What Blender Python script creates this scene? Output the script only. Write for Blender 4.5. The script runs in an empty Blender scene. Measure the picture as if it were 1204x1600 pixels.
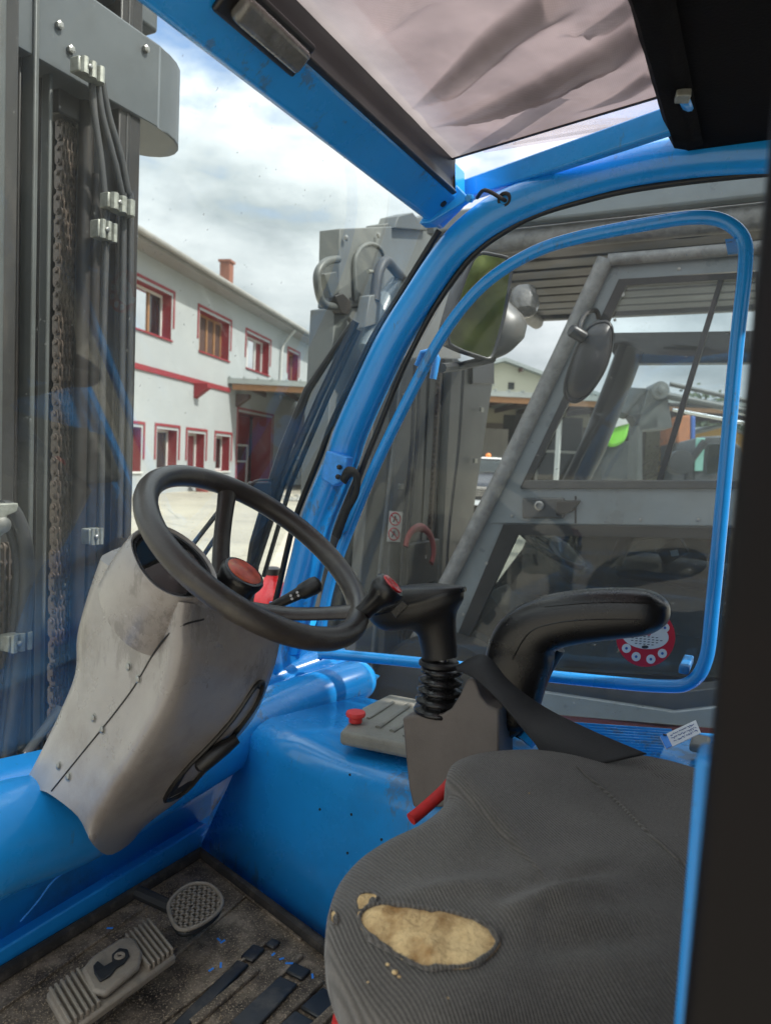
import bpy, bmesh, math, random
from mathutils import Vector as V, Matrix, noise
random.seed(7)
S = bpy.context.scene
COL = S.collection
R = math.radians

# ------------------------------------------------------------------ camera
FPX, CX, CY = 1155.0, 602.0, 800.0
PSI, TH, RHO = R(27.1), R(3.85), R(2.6)
CAM = V((0, 0, 1.4))
f0 = V((-math.sin(PSI), math.cos(PSI), 0)); r0 = V((math.cos(PSI), math.sin(PSI), 0)); up0 = V((0, 0, 1))
FW = f0*math.cos(TH) - up0*math.sin(TH); uu = up0*math.cos(TH) + f0*math.sin(TH)
UP = uu*math.cos(RHO) - r0*math.sin(RHO); RT = r0*math.cos(RHO) + uu*math.sin(RHO)
cd = bpy.data.cameras.new('camera'); cam = bpy.data.objects.new('camera', cd); COL.objects.link(cam)
M = Matrix((RT, UP, -FW)).transposed().to_4x4(); M.translation = CAM
cam.matrix_world = M
cd.sensor_fit = 'VERTICAL'; cd.sensor_height = 36.0; cd.lens = FPX/1600*36
cd.clip_start = 0.02; cd.clip_end = 2000
cd.dof.use_dof = True; cd.dof.focus_distance = 1.35; cd.dof.aperture_fstop = 6.2
S.camera = cam

def at(px, py, **k):
    """the point of the place seen at a pixel, on the plane X=, Y=, Z= (metres) or at depth D="""
    d = FW + RT*((px-CX)/FPX) - UP*((py-CY)/FPX)
    (a, v), = k.items()
    if a == 'D': return CAM + d*v
    i = 'XYZ'.index(a)
    return CAM + d*((v-CAM[i])/d[i])
def atp(px, py, p0, n):
    d = FW + RT*((px-CX)/FPX) - UP*((py-CY)/FPX)
    return CAM + d*((p0-CAM).dot(n)/d.dot(n))

# ------------------------------------------------------------------ world, sun, exposure
SUN_EL, SUN_AZ = R(50), R(84)          # azimuth from +Y towards +X
W = bpy.data.worlds.new('World'); S.world = W; W.use_nodes = True
nt = W.node_tree; nt.nodes.clear()
def N(t, kind, **kw):
    n = t.nodes.new(kind)
    for k, v in kw.items():
        if k in n.inputs: n.inputs[k].default_value = v
        else: setattr(n, k, v)
    return n
L = nt.links.new
sky = N(nt, 'ShaderNodeTexSky'); sky.sky_type = 'NISHITA'; sky.sun_disc = False
sky.sun_elevation = SUN_EL; sky.sun_rotation = SUN_AZ
b1 = N(nt, 'ShaderNodeBackground', Strength=0.12); L(sky.outputs[0], b1.inputs[0])
tc = N(nt, 'ShaderNodeTexCoord')
sx = N(nt, 'ShaderNodeSeparateXYZ'); L(tc.outputs['Generated'], sx.inputs[0])
mp = N(nt, 'ShaderNodeMapping'); mp.inputs['Scale'].default_value = (1, 1, 2.6); mp.inputs['Location'].default_value = (3.3646, -0.2365, 0.5563)
L(tc.outputs['Generated'], mp.inputs[0])
n1 = N(nt, 'ShaderNodeTexNoise', Scale=2.1, Detail=7.0, Roughness=0.55); L(mp.outputs[0], n1.inputs['Vector'])
cr = N(nt, 'ShaderNodeValToRGB'); cr.color_ramp.elements[0].position = 0.33; cr.color_ramp.elements[1].position = 0.43
L(n1.outputs[0], cr.inputs[0])
n2 = N(nt, 'ShaderNodeTexNoise', Scale=4.2, Detail=6.0, Roughness=0.55); L(mp.outputs[0], n2.inputs['Vector'])
cr2 = N(nt, 'ShaderNodeValToRGB')
cr2.color_ramp.elements[0].position = 0.33; cr2.color_ramp.elements[0].color = (0.40, 0.45, 0.48, 1)
cr2.color_ramp.elements[1].position = 0.68; cr2.color_ramp.elements[1].color = (0.93, 0.95, 0.97, 1)
L(n2.outputs[0], cr2.inputs[0])
gr = N(nt, 'ShaderNodeMapRange'); gr.inputs['From Min'].default_value = 0; gr.inputs['From Max'].default_value = 1
gr.inputs['To Min'].default_value = 0.42; gr.inputs['To Max'].default_value = 1.6; pw = N(nt, 'ShaderNodeMath', operation='POWER'); pw.use_clamp = True; L(sx.outputs[2], pw.inputs[0]); pw.inputs[1].default_value = 1.5; L(pw.outputs[0], gr.inputs[0])
b2 = N(nt, 'ShaderNodeBackground'); L(cr2.outputs[0], b2.inputs[0]); L(gr.outputs[0], b2.inputs[1])
mx = N(nt, 'ShaderNodeMixShader'); L(cr.outputs[0], mx.inputs[0]); L(b1.outputs[0], mx.inputs[1]); L(b2.outputs[0], mx.inputs[2])
wo = N(nt, 'ShaderNodeOutputWorld'); L(mx.outputs[0], wo.inputs[0])

sd = bpy.data.lights.new('sun', 'SUN'); sd.energy = 2.2; sd.angle = R(1.2); sd.color = (1, 0.95, 0.88)
sun = bpy.data.objects.new('sun', sd); COL.objects.link(sun)
SDIR = V((math.sin(SUN_AZ)*math.cos(SUN_EL), math.cos(SUN_AZ)*math.cos(SUN_EL), math.sin(SUN_EL)))
sun.rotation_euler = SDIR.to_track_quat('Z', 'Y').to_euler()
S.view_settings.view_transform = 'Standard'; S.view_settings.look = 'None'
S.view_settings.exposure = 1.35; S.view_settings.gamma = 1.0
S.view_settings.use_curve_mapping = False
S.cycles.use_denoising = True
S.cycles.transparent_max_bounces = 32; S.cycles.max_bounces = 10; S.cycles.diffuse_bounces = 6
S.cycles.glossy_bounces = 5; S.cycles.caustics_reflective = False; S.cycles.caustics_refractive = False
S.cycles.sample_clamp_indirect = 6

# ------------------------------------------------------------------ materials
MATS = {}
def mat(name, col, rough=0.5, metal=0.0, var=0.15, vs=6.0, bump=0.0, bs=60.0, dirt=None, dcol=(0.12, 0.1, 0.08), ds=3.0, coat=0.0, spec=0.5, stretch=None, speck=0.0, scuff=0.0, scol=(0.05, 0.04, 0.035)):
    """painted / moulded surface: colour variation, worn, dirty or painted-reflection patches, fine relief"""
    if name in MATS: return MATS[name]
    m = bpy.data.materials.new(name); m.use_nodes = True; t = m.node_tree
    bs_ = t.nodes['Principled BSDF']; l = t.links.new
    c = N(t, 'ShaderNodeTexCoord'); src = c.outputs['Object']
    if stretch:
        mm = N(t, 'ShaderNodeMapping'); mm.inputs['Scale'].default_value = stretch; l(src, mm.inputs[0]); src = mm.outputs[0]
    n = N(t, 'ShaderNodeTexNoise', Scale=vs, Detail=6.0, Roughness=0.65); l(src, n.inputs['Vector'])
    mr = N(t, 'ShaderNodeMapRange'); mr.inputs['From Min'].default_value = 0.3; mr.inputs['From Max'].default_value = 0.7
    mr.inputs['To Min'].default_value = 1-var; mr.inputs['To Max'].default_value = 1+var; l(n.outputs[0], mr.inputs[0])
    mul = N(t, 'ShaderNodeVectorMath', operation='SCALE'); mul.inputs[0].default_value = col; l(mr.outputs[0], mul.inputs['Scale'])
    colout = mul.outputs[0]
    if dirt:
        n3 = N(t, 'ShaderNodeTexNoise', Scale=ds, Detail=9.0, Roughness=0.7); l(src, n3.inputs['Vector'])
        r3 = N(t, 'ShaderNodeMapRange'); r3.inputs['From Min'].default_value = 0.5; r3.inputs['From Max'].default_value = 0.72
        r3.inputs['To Max'].default_value = dirt; l(n3.outputs[0], r3.inputs[0])
        mi = N(t, 'ShaderNodeMix', data_type='RGBA'); l(r3.outputs[0], mi.inputs[0]); l(colout, mi.inputs[6]); mi.inputs[7].default_value = (*dcol, 1)
        colout = mi.outputs[2]
    if speck:
        v = N(t, 'ShaderNodeTexNoise', Scale=90.0, Detail=3.0, Roughness=0.6); l(src, v.inputs['Vector'])
        r4 = N(t, 'ShaderNodeMapRange'); r4.inputs['From Min'].default_value = 0.66; r4.inputs['From Max'].default_value = 0.72; r4.inputs['To Max'].default_value = speck
        l(v.outputs[0], r4.inputs[0])
        mi = N(t, 'ShaderNodeMix', data_type='RGBA'); l(r4.outputs[0], mi.inputs[0]); l(colout, mi.inputs[6]); mi.inputs[7].default_value = (*dcol, 1)
        colout = mi.outputs[2]
    if scuff:   # small marks and scratches in a few places
        ms = N(t, 'ShaderNodeMapping'); ms.inputs['Scale'].default_value = (1, 1, 0.35); ms.inputs['Rotation'].default_value = (.4, .6, 0); l(c.outputs['Object'], ms.inputs[0])
        s1 = N(t, 'ShaderNodeTexNoise', Scale=34.0, Detail=6.0, Roughness=0.75); l(ms.outputs[0], s1.inputs['Vector'])
        s2 = N(t, 'ShaderNodeTexNoise', Scale=5.0, Detail=2.0); l(c.outputs['Object'], s2.inputs['Vector'])
        sa = N(t, 'ShaderNodeMath', operation='ADD'); l(s1.outputs[0], sa.inputs[0]); l(s2.outputs[0], sa.inputs[1])
        sr = N(t, 'ShaderNodeMapRange'); sr.inputs['From Min'].default_value = 1.17; sr.inputs['From Max'].default_value = 1.24; sr.inputs['To Max'].default_value = scuff; l(sa.outputs[0], sr.inputs[0])
        mi = N(t, 'ShaderNodeMix', data_type='RGBA'); l(sr.outputs[0], mi.inputs[0]); l(colout, mi.inputs[6]); mi.inputs[7].default_value = (*scol, 1)
        colout = mi.outputs[2]
    l(colout, bs_.inputs['Base Color'])
    rr = N(t, 'ShaderNodeMapRange'); rr.inputs['From Min'].default_value = 0.3; rr.inputs['From Max'].default_value = 0.7
    rr.inputs['To Min'].default_value = max(0.03, rough*0.8); rr.inputs['To Max'].default_value = min(1, rough*1.25)
    l(n.outputs[0], rr.inputs[0]); l(rr.outputs[0], bs_.inputs['Roughness'])
    bs_.inputs['Metallic'].default_value = metal
    bs_.inputs['Coat Weight'].default_value = coat; bs_.inputs['Coat Roughness'].default_value = 0.08
    bs_.inputs['Specular IOR Level'].default_value = spec
    if bump:
        nb = N(t, 'ShaderNodeTexNoise', Scale=bs, Detail=4.0); l(src, nb.inputs['Vector'])
        bp = N(t, 'ShaderNodeBump', Strength=bump, Distance=0.002); l(nb.outputs[0], bp.inputs['Height']); l(bp.outputs[0], bs_.inputs['Normal'])
    MATS[name] = m; return m

BLUE = mat('blue_enamel', (0.017, 0.315, 0.80), 0.28, var=0.06, vs=4, dirt=0.30, dcol=(0.03, 0.10, 0.22), ds=3.5, coat=0.35, bump=0.06, bs=25, speck=0.2, scuff=0.55, scol=(0.10, 0.13, 0.16))
BLUE2 = mat('blue_enamel_grimy', (0.015, 0.26, 0.68), 0.36, var=0.1, vs=5, dirt=0.75, dcol=(0.05, 0.075, 0.10), ds=4.5, coat=0.1, bump=0.1, bs=30, speck=0.35, scuff=0.8, scol=(0.07, 0.065, 0.06))
BLUEE = mat('chipped_blue', (0.06, 0.33, 0.85), 0.5, var=0.25, vs=40, bump=0.4, bs=60)
TAUPE = mat('taupe_moulded_plastic', (0.285, 0.258, 0.243), 0.28, var=0.22, vs=4, dirt=0.65, dcol=(0.135, 0.105, 0.085), ds=6, bump=0.16, bs=420, speck=0.35, spec=0.75, scuff=0.35)
TAUPE2 = mat('taupe_rough_plastic', (0.17, 0.148, 0.135), 0.5, var=0.14, vs=9, dirt=0.4, dcol=(0.08, 0.065, 0.055), ds=8, bump=0.3, bs=500)
PANELG = mat('olive_grey_plastic', (0.27, 0.265, 0.23), 0.55, var=0.12, vs=12, dirt=0.5, dcol=(0.12, 0.105, 0.08), ds=9, bump=0.3, bs=300)
BLACKP = mat('black_plastic', (0.008, 0.008, 0.009), 0.27, var=0.2, vs=12, bump=0.12, bs=350)
BLACKM = mat('matte_black_plastic', (0.015, 0.0145, 0.015), 0.40, var=0.2, vs=20, bump=0.2, bs=400)
RIMM = mat('worn_wheel_rubber', (0.036, 0.030, 0.027), 0.33, var=0.25, vs=14, dirt=0.55, dcol=(0.11, 0.095, 0.07), ds=12, bump=0.25, bs=420)
RUBBER = mat('black_rubber', (0.018, 0.018, 0.018), 0.6, var=0.3, vs=30, bump=0.2, bs=200)
SEAL = mat('rubber_seal', (0.012, 0.012, 0.012), 0.45, var=0.2)
VINYL = mat('armrest_vinyl', (0.011, 0.0105, 0.011), 0.27, var=0.15, vs=10, bump=0.18, bs=500)
WEB = mat('seat_belt_webbing', (0.02, 0.0195, 0.021), 0.65, var=0.15, vs=8, bump=0.6, bs=700)
REDP = mat('red_plastic', (0.62, 0.015, 0.02), 0.25, var=0.1, vs=20, coat=0.3)
REDD = mat('faded_red_disc', (0.50, 0.07, 0.03), 0.35, var=0.35, vs=60, dirt=1.0, dcol=(0.50, 0.24, 0.05), ds=35)
REDB = mat('red_button', (0.75, 0.05, 0.05), 0.45, var=0.1)
REDF = mat('red_piping_cloth', (0.50, 0.02, 0.02), 0.7, var=0.2, vs=40, bump=0.3)
STEEL = mat('dull_steel', (0.32, 0.31, 0.29), 0.4, metal=0.85, var=0.2, vs=30)
ZINC = mat('zinc_clamp', (0.33, 0.33, 0.29), 0.45, metal=0.5, var=0.25, vs=60, dirt=0.5, ds=50)
MASTD = mat('dark_mast_steel', (0.032, 0.028, 0.026), 0.38, metal=0.25, var=0.4, vs=5, dirt=0.6, dcol=(0.075, 0.055, 0.042), ds=9, bump=0.3, bs=90, stretch=(1, 1, 0.2), speck=0.4)
MASTB = mat('black_mast_steel', (0.013, 0.012, 0.012), 0.55, metal=0.1, var=0.4, vs=9, dirt=0.5, dcol=(0.07, 0.055, 0.045), ds=14, bump=0.4, bs=90)
MASTG = mat('grey_mast_paint', (0.08, 0.084, 0.08), 0.45, metal=0.0, var=0.15, vs=6, dirt=0.5, dcol=(0.07, 0.06, 0.05), ds=7, bump=0.15, bs=60)
MASTH = mat('pale_grey_mast_paint', (0.125, 0.13, 0.127), 0.5, var=0.12, vs=4, dirt=0.4, dcol=(0.14, 0.13, 0.11), ds=5)
CHAINM = mat('greasy_chain_steel', (0.13, 0.098, 0.08), 0.38, metal=0.55, var=0.4, vs=70, dirt=0.7, dcol=(0.03, 0.022, 0.018), ds=50, bump=0.4, bs=250)
HOSE = mat('hydraulic_hose', (0.04, 0.04, 0.042), 0.55, var=0.25, vs=15, dirt=0.4, dcol=(0.14, 0.12, 0.10), ds=20, stretch=(1, 1, .3))
GREYP = mat('slate_grey_paint', (0.17, 0.195, 0.205), 0.30, var=0.14, vs=5, dirt=0.45, dcol=(0.12, 0.12, 0.11), ds=6, coat=0.15, speck=0.2)
GREYD = mat('dark_grey_paint', (0.045, 0.048, 0.05), 0.45, var=0.2, vs=8, dirt=0.4, dcol=(0.10, 0.09, 0.08), ds=10, bump=0.15)
ROOFG = mat('grey_roof_steel', (0.062, 0.062, 0.062), 0.5, var=0.2, vs=7, dirt=0.5, dcol=(0.045, 0.04, 0.035), ds=6, bump=0.2, stretch=(.4, 1, 1))
PIPEG = mat('peeling_grey_pipe', (0.20, 0.20, 0.195), 0.5, var=0.3, vs=30, dirt=0.6, dcol=(0.07, 0.06, 0.055), ds=22, bump=0.4, bs=120)
LINING = mat('black_felt_lining', (0.007, 0.006, 0.0065), 0.95, var=0.5, vs=12, bump=0.5, bs=200, spec=0.1)
JAMB = mat('black_door_lacquer', (0.0035, 0.0025, 0.003), 0.42, var=0.5, vs=4, spec=0.15, dirt=0.6, dcol=(0.011, 0.005, 0.0045), ds=5)  # brownish blotches paint soft reflections into the black, through the dirt mix
PAPER = mat('white_paper', (0.72, 0.76, 0.80), 0.8, var=0.05)
STICKW = mat('white_sticker', (0.70, 0.70, 0.66), 0.5, var=0.05)
STICKR = mat('red_sticker', (0.55, 0.01, 0.03), 0.5, var=0.05)
INK = mat('black_ink', (0.03, 0.03, 0.035), 0.6, var=0.05)
INKB = mat('blue_ink', (0.03, 0.10, 0.35), 0.6, var=0.05)
RENDERW = mat('pale_render', (0.375, 0.39, 0.395), 0.9, var=0.05, vs=1.2, dirt=0.25, dcol=(0.48, 0.48, 0.46), ds=0.5, bump=0.2, bs=30)
CREAM = mat('cream_render', (0.48, 0.465, 0.36), 0.9, var=0.04, vs=1.0, dirt=0.2, dcol=(0.45, 0.44, 0.36), ds=0.6)
REDW = mat('oxblood_paint', (0.25, 0.022, 0.03), 0.7, var=0.12, vs=4, dirt=0.3, dcol=(0.24, 0.05, 0.06), ds=3)
WHITEP = mat('white_joinery', (0.68, 0.68, 0.65), 0.5, var=0.06)
WOOD = mat('orange_pine', (0.33, 0.17, 0.075), 0.6, var=0.25, vs=6, stretch=(1, 1, 4), dirt=0.3, dcol=(0.25, 0.11, 0.05), ds=8)
WOODD = mat('dark_stained_timber', (0.085, 0.045, 0.035), 0.7, var=0.3, vs=6)
SHEET = mat('white_profiled_sheet', (0.56, 0.56, 0.54), 0.5, var=0.08, vs=2)
ROOFS = mat('grey_standing_seam', (0.30, 0.33, 0.32), 0.5, var=0.12, vs=1.2, dirt=0.3, dcol=(0.2, 0.2, 0.19), ds=2)
FASCIA = mat('weathered_fascia', (0.30, 0.29, 0.27), 0.7, var=0.15, vs=2)
SOFFIT = mat('grey_soffit', (0.27, 0.26, 0.245), 0.8, var=0.25, vs=14)
BRICK = mat('chimney_brick', (0.26, 0.10, 0.065), 0.85, var=0.25, vs=18)
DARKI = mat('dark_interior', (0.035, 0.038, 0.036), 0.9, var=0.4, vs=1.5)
CONC = mat('concrete_step', (0.42, 0.41, 0.38), 0.9, var=0.12, vs=5)
TERRA = mat('planter_red', (0.25, 0.06, 0.05), 0.7, var=0.2)
CARB = mat('black_car_paint', (0.012, 0.013, 0.016), 0.28, var=0.1, coat=0.15, spec=.35)
CHROME = mat('chrome', (0.7, 0.7, 0.7), 0.15, metal=1.0, var=0.05)
LIME = mat('lime_green_paint', (0.22, 0.60, 0.05), 0.35, var=0.08, coat=0.3)
YELL = mat('yellow_paint', (0.62, 0.36, 0.05), 0.5, var=0.12)
ORNG = mat('orange_lens', (0.8, 0.22, 0.03), 0.3, var=0.1)
TEAL = mat('teal_panel', (0.22, 0.45, 0.38), 0.4, var=0.1)
GAUGE = mat('gauge_face', (0.022, 0.024, 0.028), 0.3, var=0.3, vs=30)
MARK = mat('white_marking', (0.75, 0.75, 0.75), 0.5, var=0.02)
SHADEM = mat('trim_black', (0.014, 0.013, 0.014), 0.4, var=0.3, vs=6)
LENSM = mat('clouded_lamp_lens', (0.13, 0.125, 0.115), 0.25, var=0.3, vs=40, coat=0.5, bump=0.6, bs=80)
PED = mat('worn_pedal_rubber', (0.25, 0.21, 0.165), 0.6, var=0.35, vs=25, dirt=0.85, dcol=(0.12, 0.085, 0.06), ds=25, bump=0.4, bs=250)
SANDM = mat('grit', (0.46, 0.40, 0.33), 0.9, var=0.3, vs=80)
FLAKE = mat('blue_paint_flake', (0.03, 0.25, 0.8), 0.5, var=0.1)

def floor_mat_material():
    m = bpy.data.materials.new('dirty_rubber_matting'); m.use_nodes = True; t = m.node_tree; l = t.links.new; b = t.nodes['Principled BSDF']
    c = N(t, 'ShaderNodeTexCoord')
    n = N(t, 'ShaderNodeTexNoise', Scale=11.0, Detail=10.0, Roughness=0.75); l(c.outputs['Object'], n.inputs[0])
    r = N(t, 'ShaderNodeValToRGB'); e = r.color_ramp.elements
    e[0].position = 0.36; e[0].color = (0.035, 0.027, 0.021, 1); e[1].position = 0.62; e[1].color = (0.34, 0.265, 0.19, 1)
    x = r.color_ramp.elements.new(0.5); x.color = (0.15, 0.115, 0.082, 1)
    l(n.outputs[0], r.inputs[0])
    g = N(t, 'ShaderNodeTexNoise', Scale=260.0, Detail=2.0, Roughness=0.7); l(c.outputs['Object'], g.inputs[0])
    gr_ = N(t, 'ShaderNodeMapRange'); gr_.inputs['From Min'].default_value = 0.56; gr_.inputs['From Max'].default_value = 0.68; gr_.inputs['To Max'].default_value = 0.8; l(g.outputs[0], gr_.inputs[0])
    mi = N(t, 'ShaderNodeMix', data_type='RGBA'); l(gr_.outputs[0], mi.inputs[0]); l(r.outputs[0], mi.inputs[6]); mi.inputs[7].default_value = (0.52, 0.40, 0.27, 1)
    l(mi.outputs[2], b.inputs['Base Color']); b.inputs['Roughness'].default_value = 0.85
    bp = N(t, 'ShaderNodeBump', Strength=0.8, Distance=0.002); l(g.outputs[0], bp.inputs['Height']); l(bp.outputs[0], b.inputs['Normal'])
    return m
MATTING = floor_mat_material()

def fabric_material():
    m = bpy.data.materials.new('ribbed_seat_cloth'); m.use_nodes = True; t = m.node_tree; l = t.links.new; b = t.nodes['Principled BSDF']
    c = N(t, 'ShaderNodeTexCoord')
    mp = N(t, 'ShaderNodeMapping'); dd = at(700, 1410, Z=.95)-at(650, 1350, Z=.95); mp.inputs['Rotation'].default_value = (0, 0, math.atan2(dd.x, dd.y)); l(c.outputs['Object'], mp.inputs[0])
    dn = N(t, 'ShaderNodeTexNoise', Scale=2.5, Detail=2.0); l(c.outputs['Object'], dn.inputs[0])
    w = N(t, 'ShaderNodeTexWave', Scale=100.0, Distortion=0.0); w.wave_type = 'BANDS'; w.bands_direction = 'X'
    va = N(t, 'ShaderNodeVectorMath', operation='MULTIPLY_ADD'); l(dn.outputs['Color'], va.inputs[0]); va.inputs[1].default_value = (0.12, 0.12, 0); l(mp.outputs[0], va.inputs[2])
    l(va.outputs[0], w.inputs['Vector'])
    w2 = N(t, 'ShaderNodeTexNoise', Scale=420.0, Detail=2.0); l(c.outputs['Object'], w2.inputs[0])
    n = N(t, 'ShaderNodeTexNoise', Scale=5.0, Detail=6.0, Roughness=0.6); l(c.outputs['Object'], n.inputs[0])
    r = N(t, 'ShaderNodeValToRGB'); e = r.color_ramp.elements
    e[0].position = 0.3; e[0].color = (0.078, 0.069, 0.061, 1); e[1].position = 0.7; e[1].color = (0.135, 0.121, 0.107, 1); l(n.outputs[0], r.inputs[0])
    mr = N(t, 'ShaderNodeMapRange'); mr.inputs['To Min'].default_value = 0.66; mr.inputs['To Max'].default_value = 1.16; l(w.outputs['Fac'], mr.inputs[0])
    mr2 = N(t, 'ShaderNodeMapRange'); mr2.inputs['From Min'].default_value = .3; mr2.inputs['From Max'].default_value = .7; mr2.inputs['To Min'].default_value = 0.78; mr2.inputs['To Max'].default_value = 1.2; l(w2.outputs[0], mr2.inputs[0])
    mu = N(t, 'ShaderNodeMath', operation='MULTIPLY'); l(mr.outputs[0], mu.inputs[0]); l(mr2.outputs[0], mu.inputs[1])
    sc = N(t, 'ShaderNodeVectorMath', operation='SCALE'); l(r.outputs[0], sc.inputs[0]); l(mu.outputs[0], sc.inputs['Scale'])
    l(sc.outputs[0], b.inputs['Base Color']); b.inputs['Roughness'].default_value = 0.9
    b.inputs['Sheen Weight'].default_value = 0.25; b.inputs['Specular IOR Level'].default_value = 0.2
    bp = N(t, 'ShaderNodeBump', Strength=0.8, Distance=0.0015); l(w.outputs['Fac'], bp.inputs['Height']); l(bp.outputs[0], b.inputs['Normal'])
    return m
FABRIC = fabric_material()

def foam_material():
    m = bpy.data.materials.new('yellowed_seat_foam'); m.use_nodes = True; t = m.node_tree; l = t.links.new; b = t.nodes['Principled BSDF']
    c = N(t, 'ShaderNodeTexCoord')
    n = N(t, 'ShaderNodeTexNoise', Scale=22.0, Detail=6.0, Roughness=0.65); l(c.outputs['Object'], n.inputs[0])
    r = N(t, 'ShaderNodeValToRGB'); e = r.color_ramp.elements
    e[0].position = 0.35; e[0].color = (0.30, 0.16, 0.055, 1); e[1].position = 0.6; e[1].color = (0.70, 0.50, 0.25, 1); l(n.outputs[0], r.inputs[0])
    l(r.outputs[0], b.inputs['Base Color']); b.inputs['Roughness'].default_value = 0.95
    n2_ = N(t, 'ShaderNodeTexNoise', Scale=160.0, Detail=3.0); l(c.outputs['Object'], n2_.inputs[0])
    bp = N(t, 'ShaderNodeBump', Strength=1.0, Distance=0.004); l(n2_.outputs[0], bp.inputs['Height']); l(bp.outputs[0], b.inputs['Normal'])
    return m
FOAM = foam_material()

def glass_material(name, tint=(0.93, 0.96, 0.95), dust=0.06, refl=1.0, dcol=(0.6, 0.6, 0.58), streak=(3, 3, 1)):
    m = bpy.data.materials.new(name); m.use_nodes = True; t = m.node_tree; l = t.links.new; t.nodes.remove(t.nodes['Principled BSDF'])
    out = t.nodes['Material Output']
    tr = N(t, 'ShaderNodeBsdfTransparent'); tr.inputs[0].default_value = (*tint, 1)
    gl = N(t, 'ShaderNodeBsdfGlossy', Roughness=0.015); gl.inputs[0].default_value = (1, 1, 1, 1)
    fr = N(t, 'ShaderNodeFresnel', IOR=1.45); mu = N(t, 'ShaderNodeMath', operation='MULTIPLY'); mu.inputs[1].default_value = refl; l(fr.outputs[0], mu.inputs[0])
    m1 = N(t, 'ShaderNodeMixShader'); l(mu.outputs[0], m1.inputs[0]); l(tr.outputs[0], m1.inputs[1]); l(gl.outputs[0], m1.inputs[2])
    df = N(t, 'ShaderNodeBsdfDiffuse'); df.inputs[0].default_value = (*dcol, 1)
    tl = N(t, 'ShaderNodeBsdfTranslucent'); tl.inputs[0].default_value = (*dcol, 1)
    m0 = N(t, 'ShaderNodeMixShader', Fac=0.5); l(df.outputs[0], m0.inputs[1]); l(tl.outputs[0], m0.inputs[2])
    c = N(t, 'ShaderNodeTexCoord'); mp = N(t, 'ShaderNodeMapping'); mp.inputs['Scale'].default_value = streak; l(c.outputs['Object'], mp.inputs[0])
    n = N(t, 'ShaderNodeTexNoise', Scale=2.0, Detail=8.0, Roughness=0.7); l(mp.outputs[0], n.inputs[0])
    r = N(t, 'ShaderNodeMapRange'); r.inputs['From Min'].default_value = 0.3; r.inputs['From Max'].default_value = 0.75; r.inputs['To Min'].default_value = dust*0.4; r.inputs['To Max'].default_value = dust*2.0; l(n.outputs[0], r.inputs[0])
    v = N(t, 'ShaderNodeTexNoise', Scale=110.0, Detail=1.0); l(c.outputs['Object'], v.inputs[0])
    r2 = N(t, 'ShaderNodeMapRange'); r2.inputs['From Min'].default_value = 0.76; r2.inputs['From Max'].default_value = 0.80; r2.inputs['To Max'].default_value = 0.30; l(v.outputs[0], r2.inputs[0])
    ad = N(t, 'ShaderNodeMath', operation='ADD'); l(r.outputs[0], ad.inputs[0]); l(r2.outputs[0], ad.inputs[1]); ad.use_clamp = True
    m2 = N(t, 'ShaderNodeMixShader'); l(ad.outputs[0], m2.inputs[0]); l(m1.outputs[0], m2.inputs[1]); l(m0.outputs[0], m2.inputs[2])
    l(m2.outputs[0], out.inputs[0]); return m
GLASS_W = glass_material('dusty_windscreen_glass', dust=0.02, refl=0.12)
GLASS_S = glass_material('dusty_side_glass', dust=0.02, refl=0.45, tint=(0.93, 0.95, 0.95))
GLASS_R = glass_material('tinted_roof_glass', tint=(0.93, 0.88, 0.89), dust=0.10, refl=0.5, dcol=(0.7, 0.62, 0.62))
GLASS_G = glass_material('cab_door_glass', tint=(0.88, 0.93, 0.94), dust=0.02, refl=0.8)
GLASS_B = glass_material('window_pane_glass', tint=(0.55, 0.60, 0.60), dust=0.03, refl=1.8)

def mirror_material():
    m = bpy.data.materials.new('grimy_mirror_glass'); m.use_nodes = True; b = m.node_tree.nodes['Principled BSDF']; t = m.node_tree; l = t.links.new
    b.inputs['Metallic'].default_value = 1; b.inputs['Base Color'].default_value = (0.92, 0.95, 0.88, 1)
    c = N(t, 'ShaderNodeTexCoord'); n = N(t, 'ShaderNodeTexNoise', Scale=60.0, Detail=5.0); l(c.outputs['Object'], n.inputs[0])
    r = N(t, 'ShaderNodeMapRange'); r.inputs['To Min'].default_value = 0.02; r.inputs['To Max'].default_value = 0.14; l(n.outputs[0], r.inputs[0]); l(r.outputs[0], b.inputs['Roughness'])
    return m
MIRROR = mirror_material()

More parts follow.
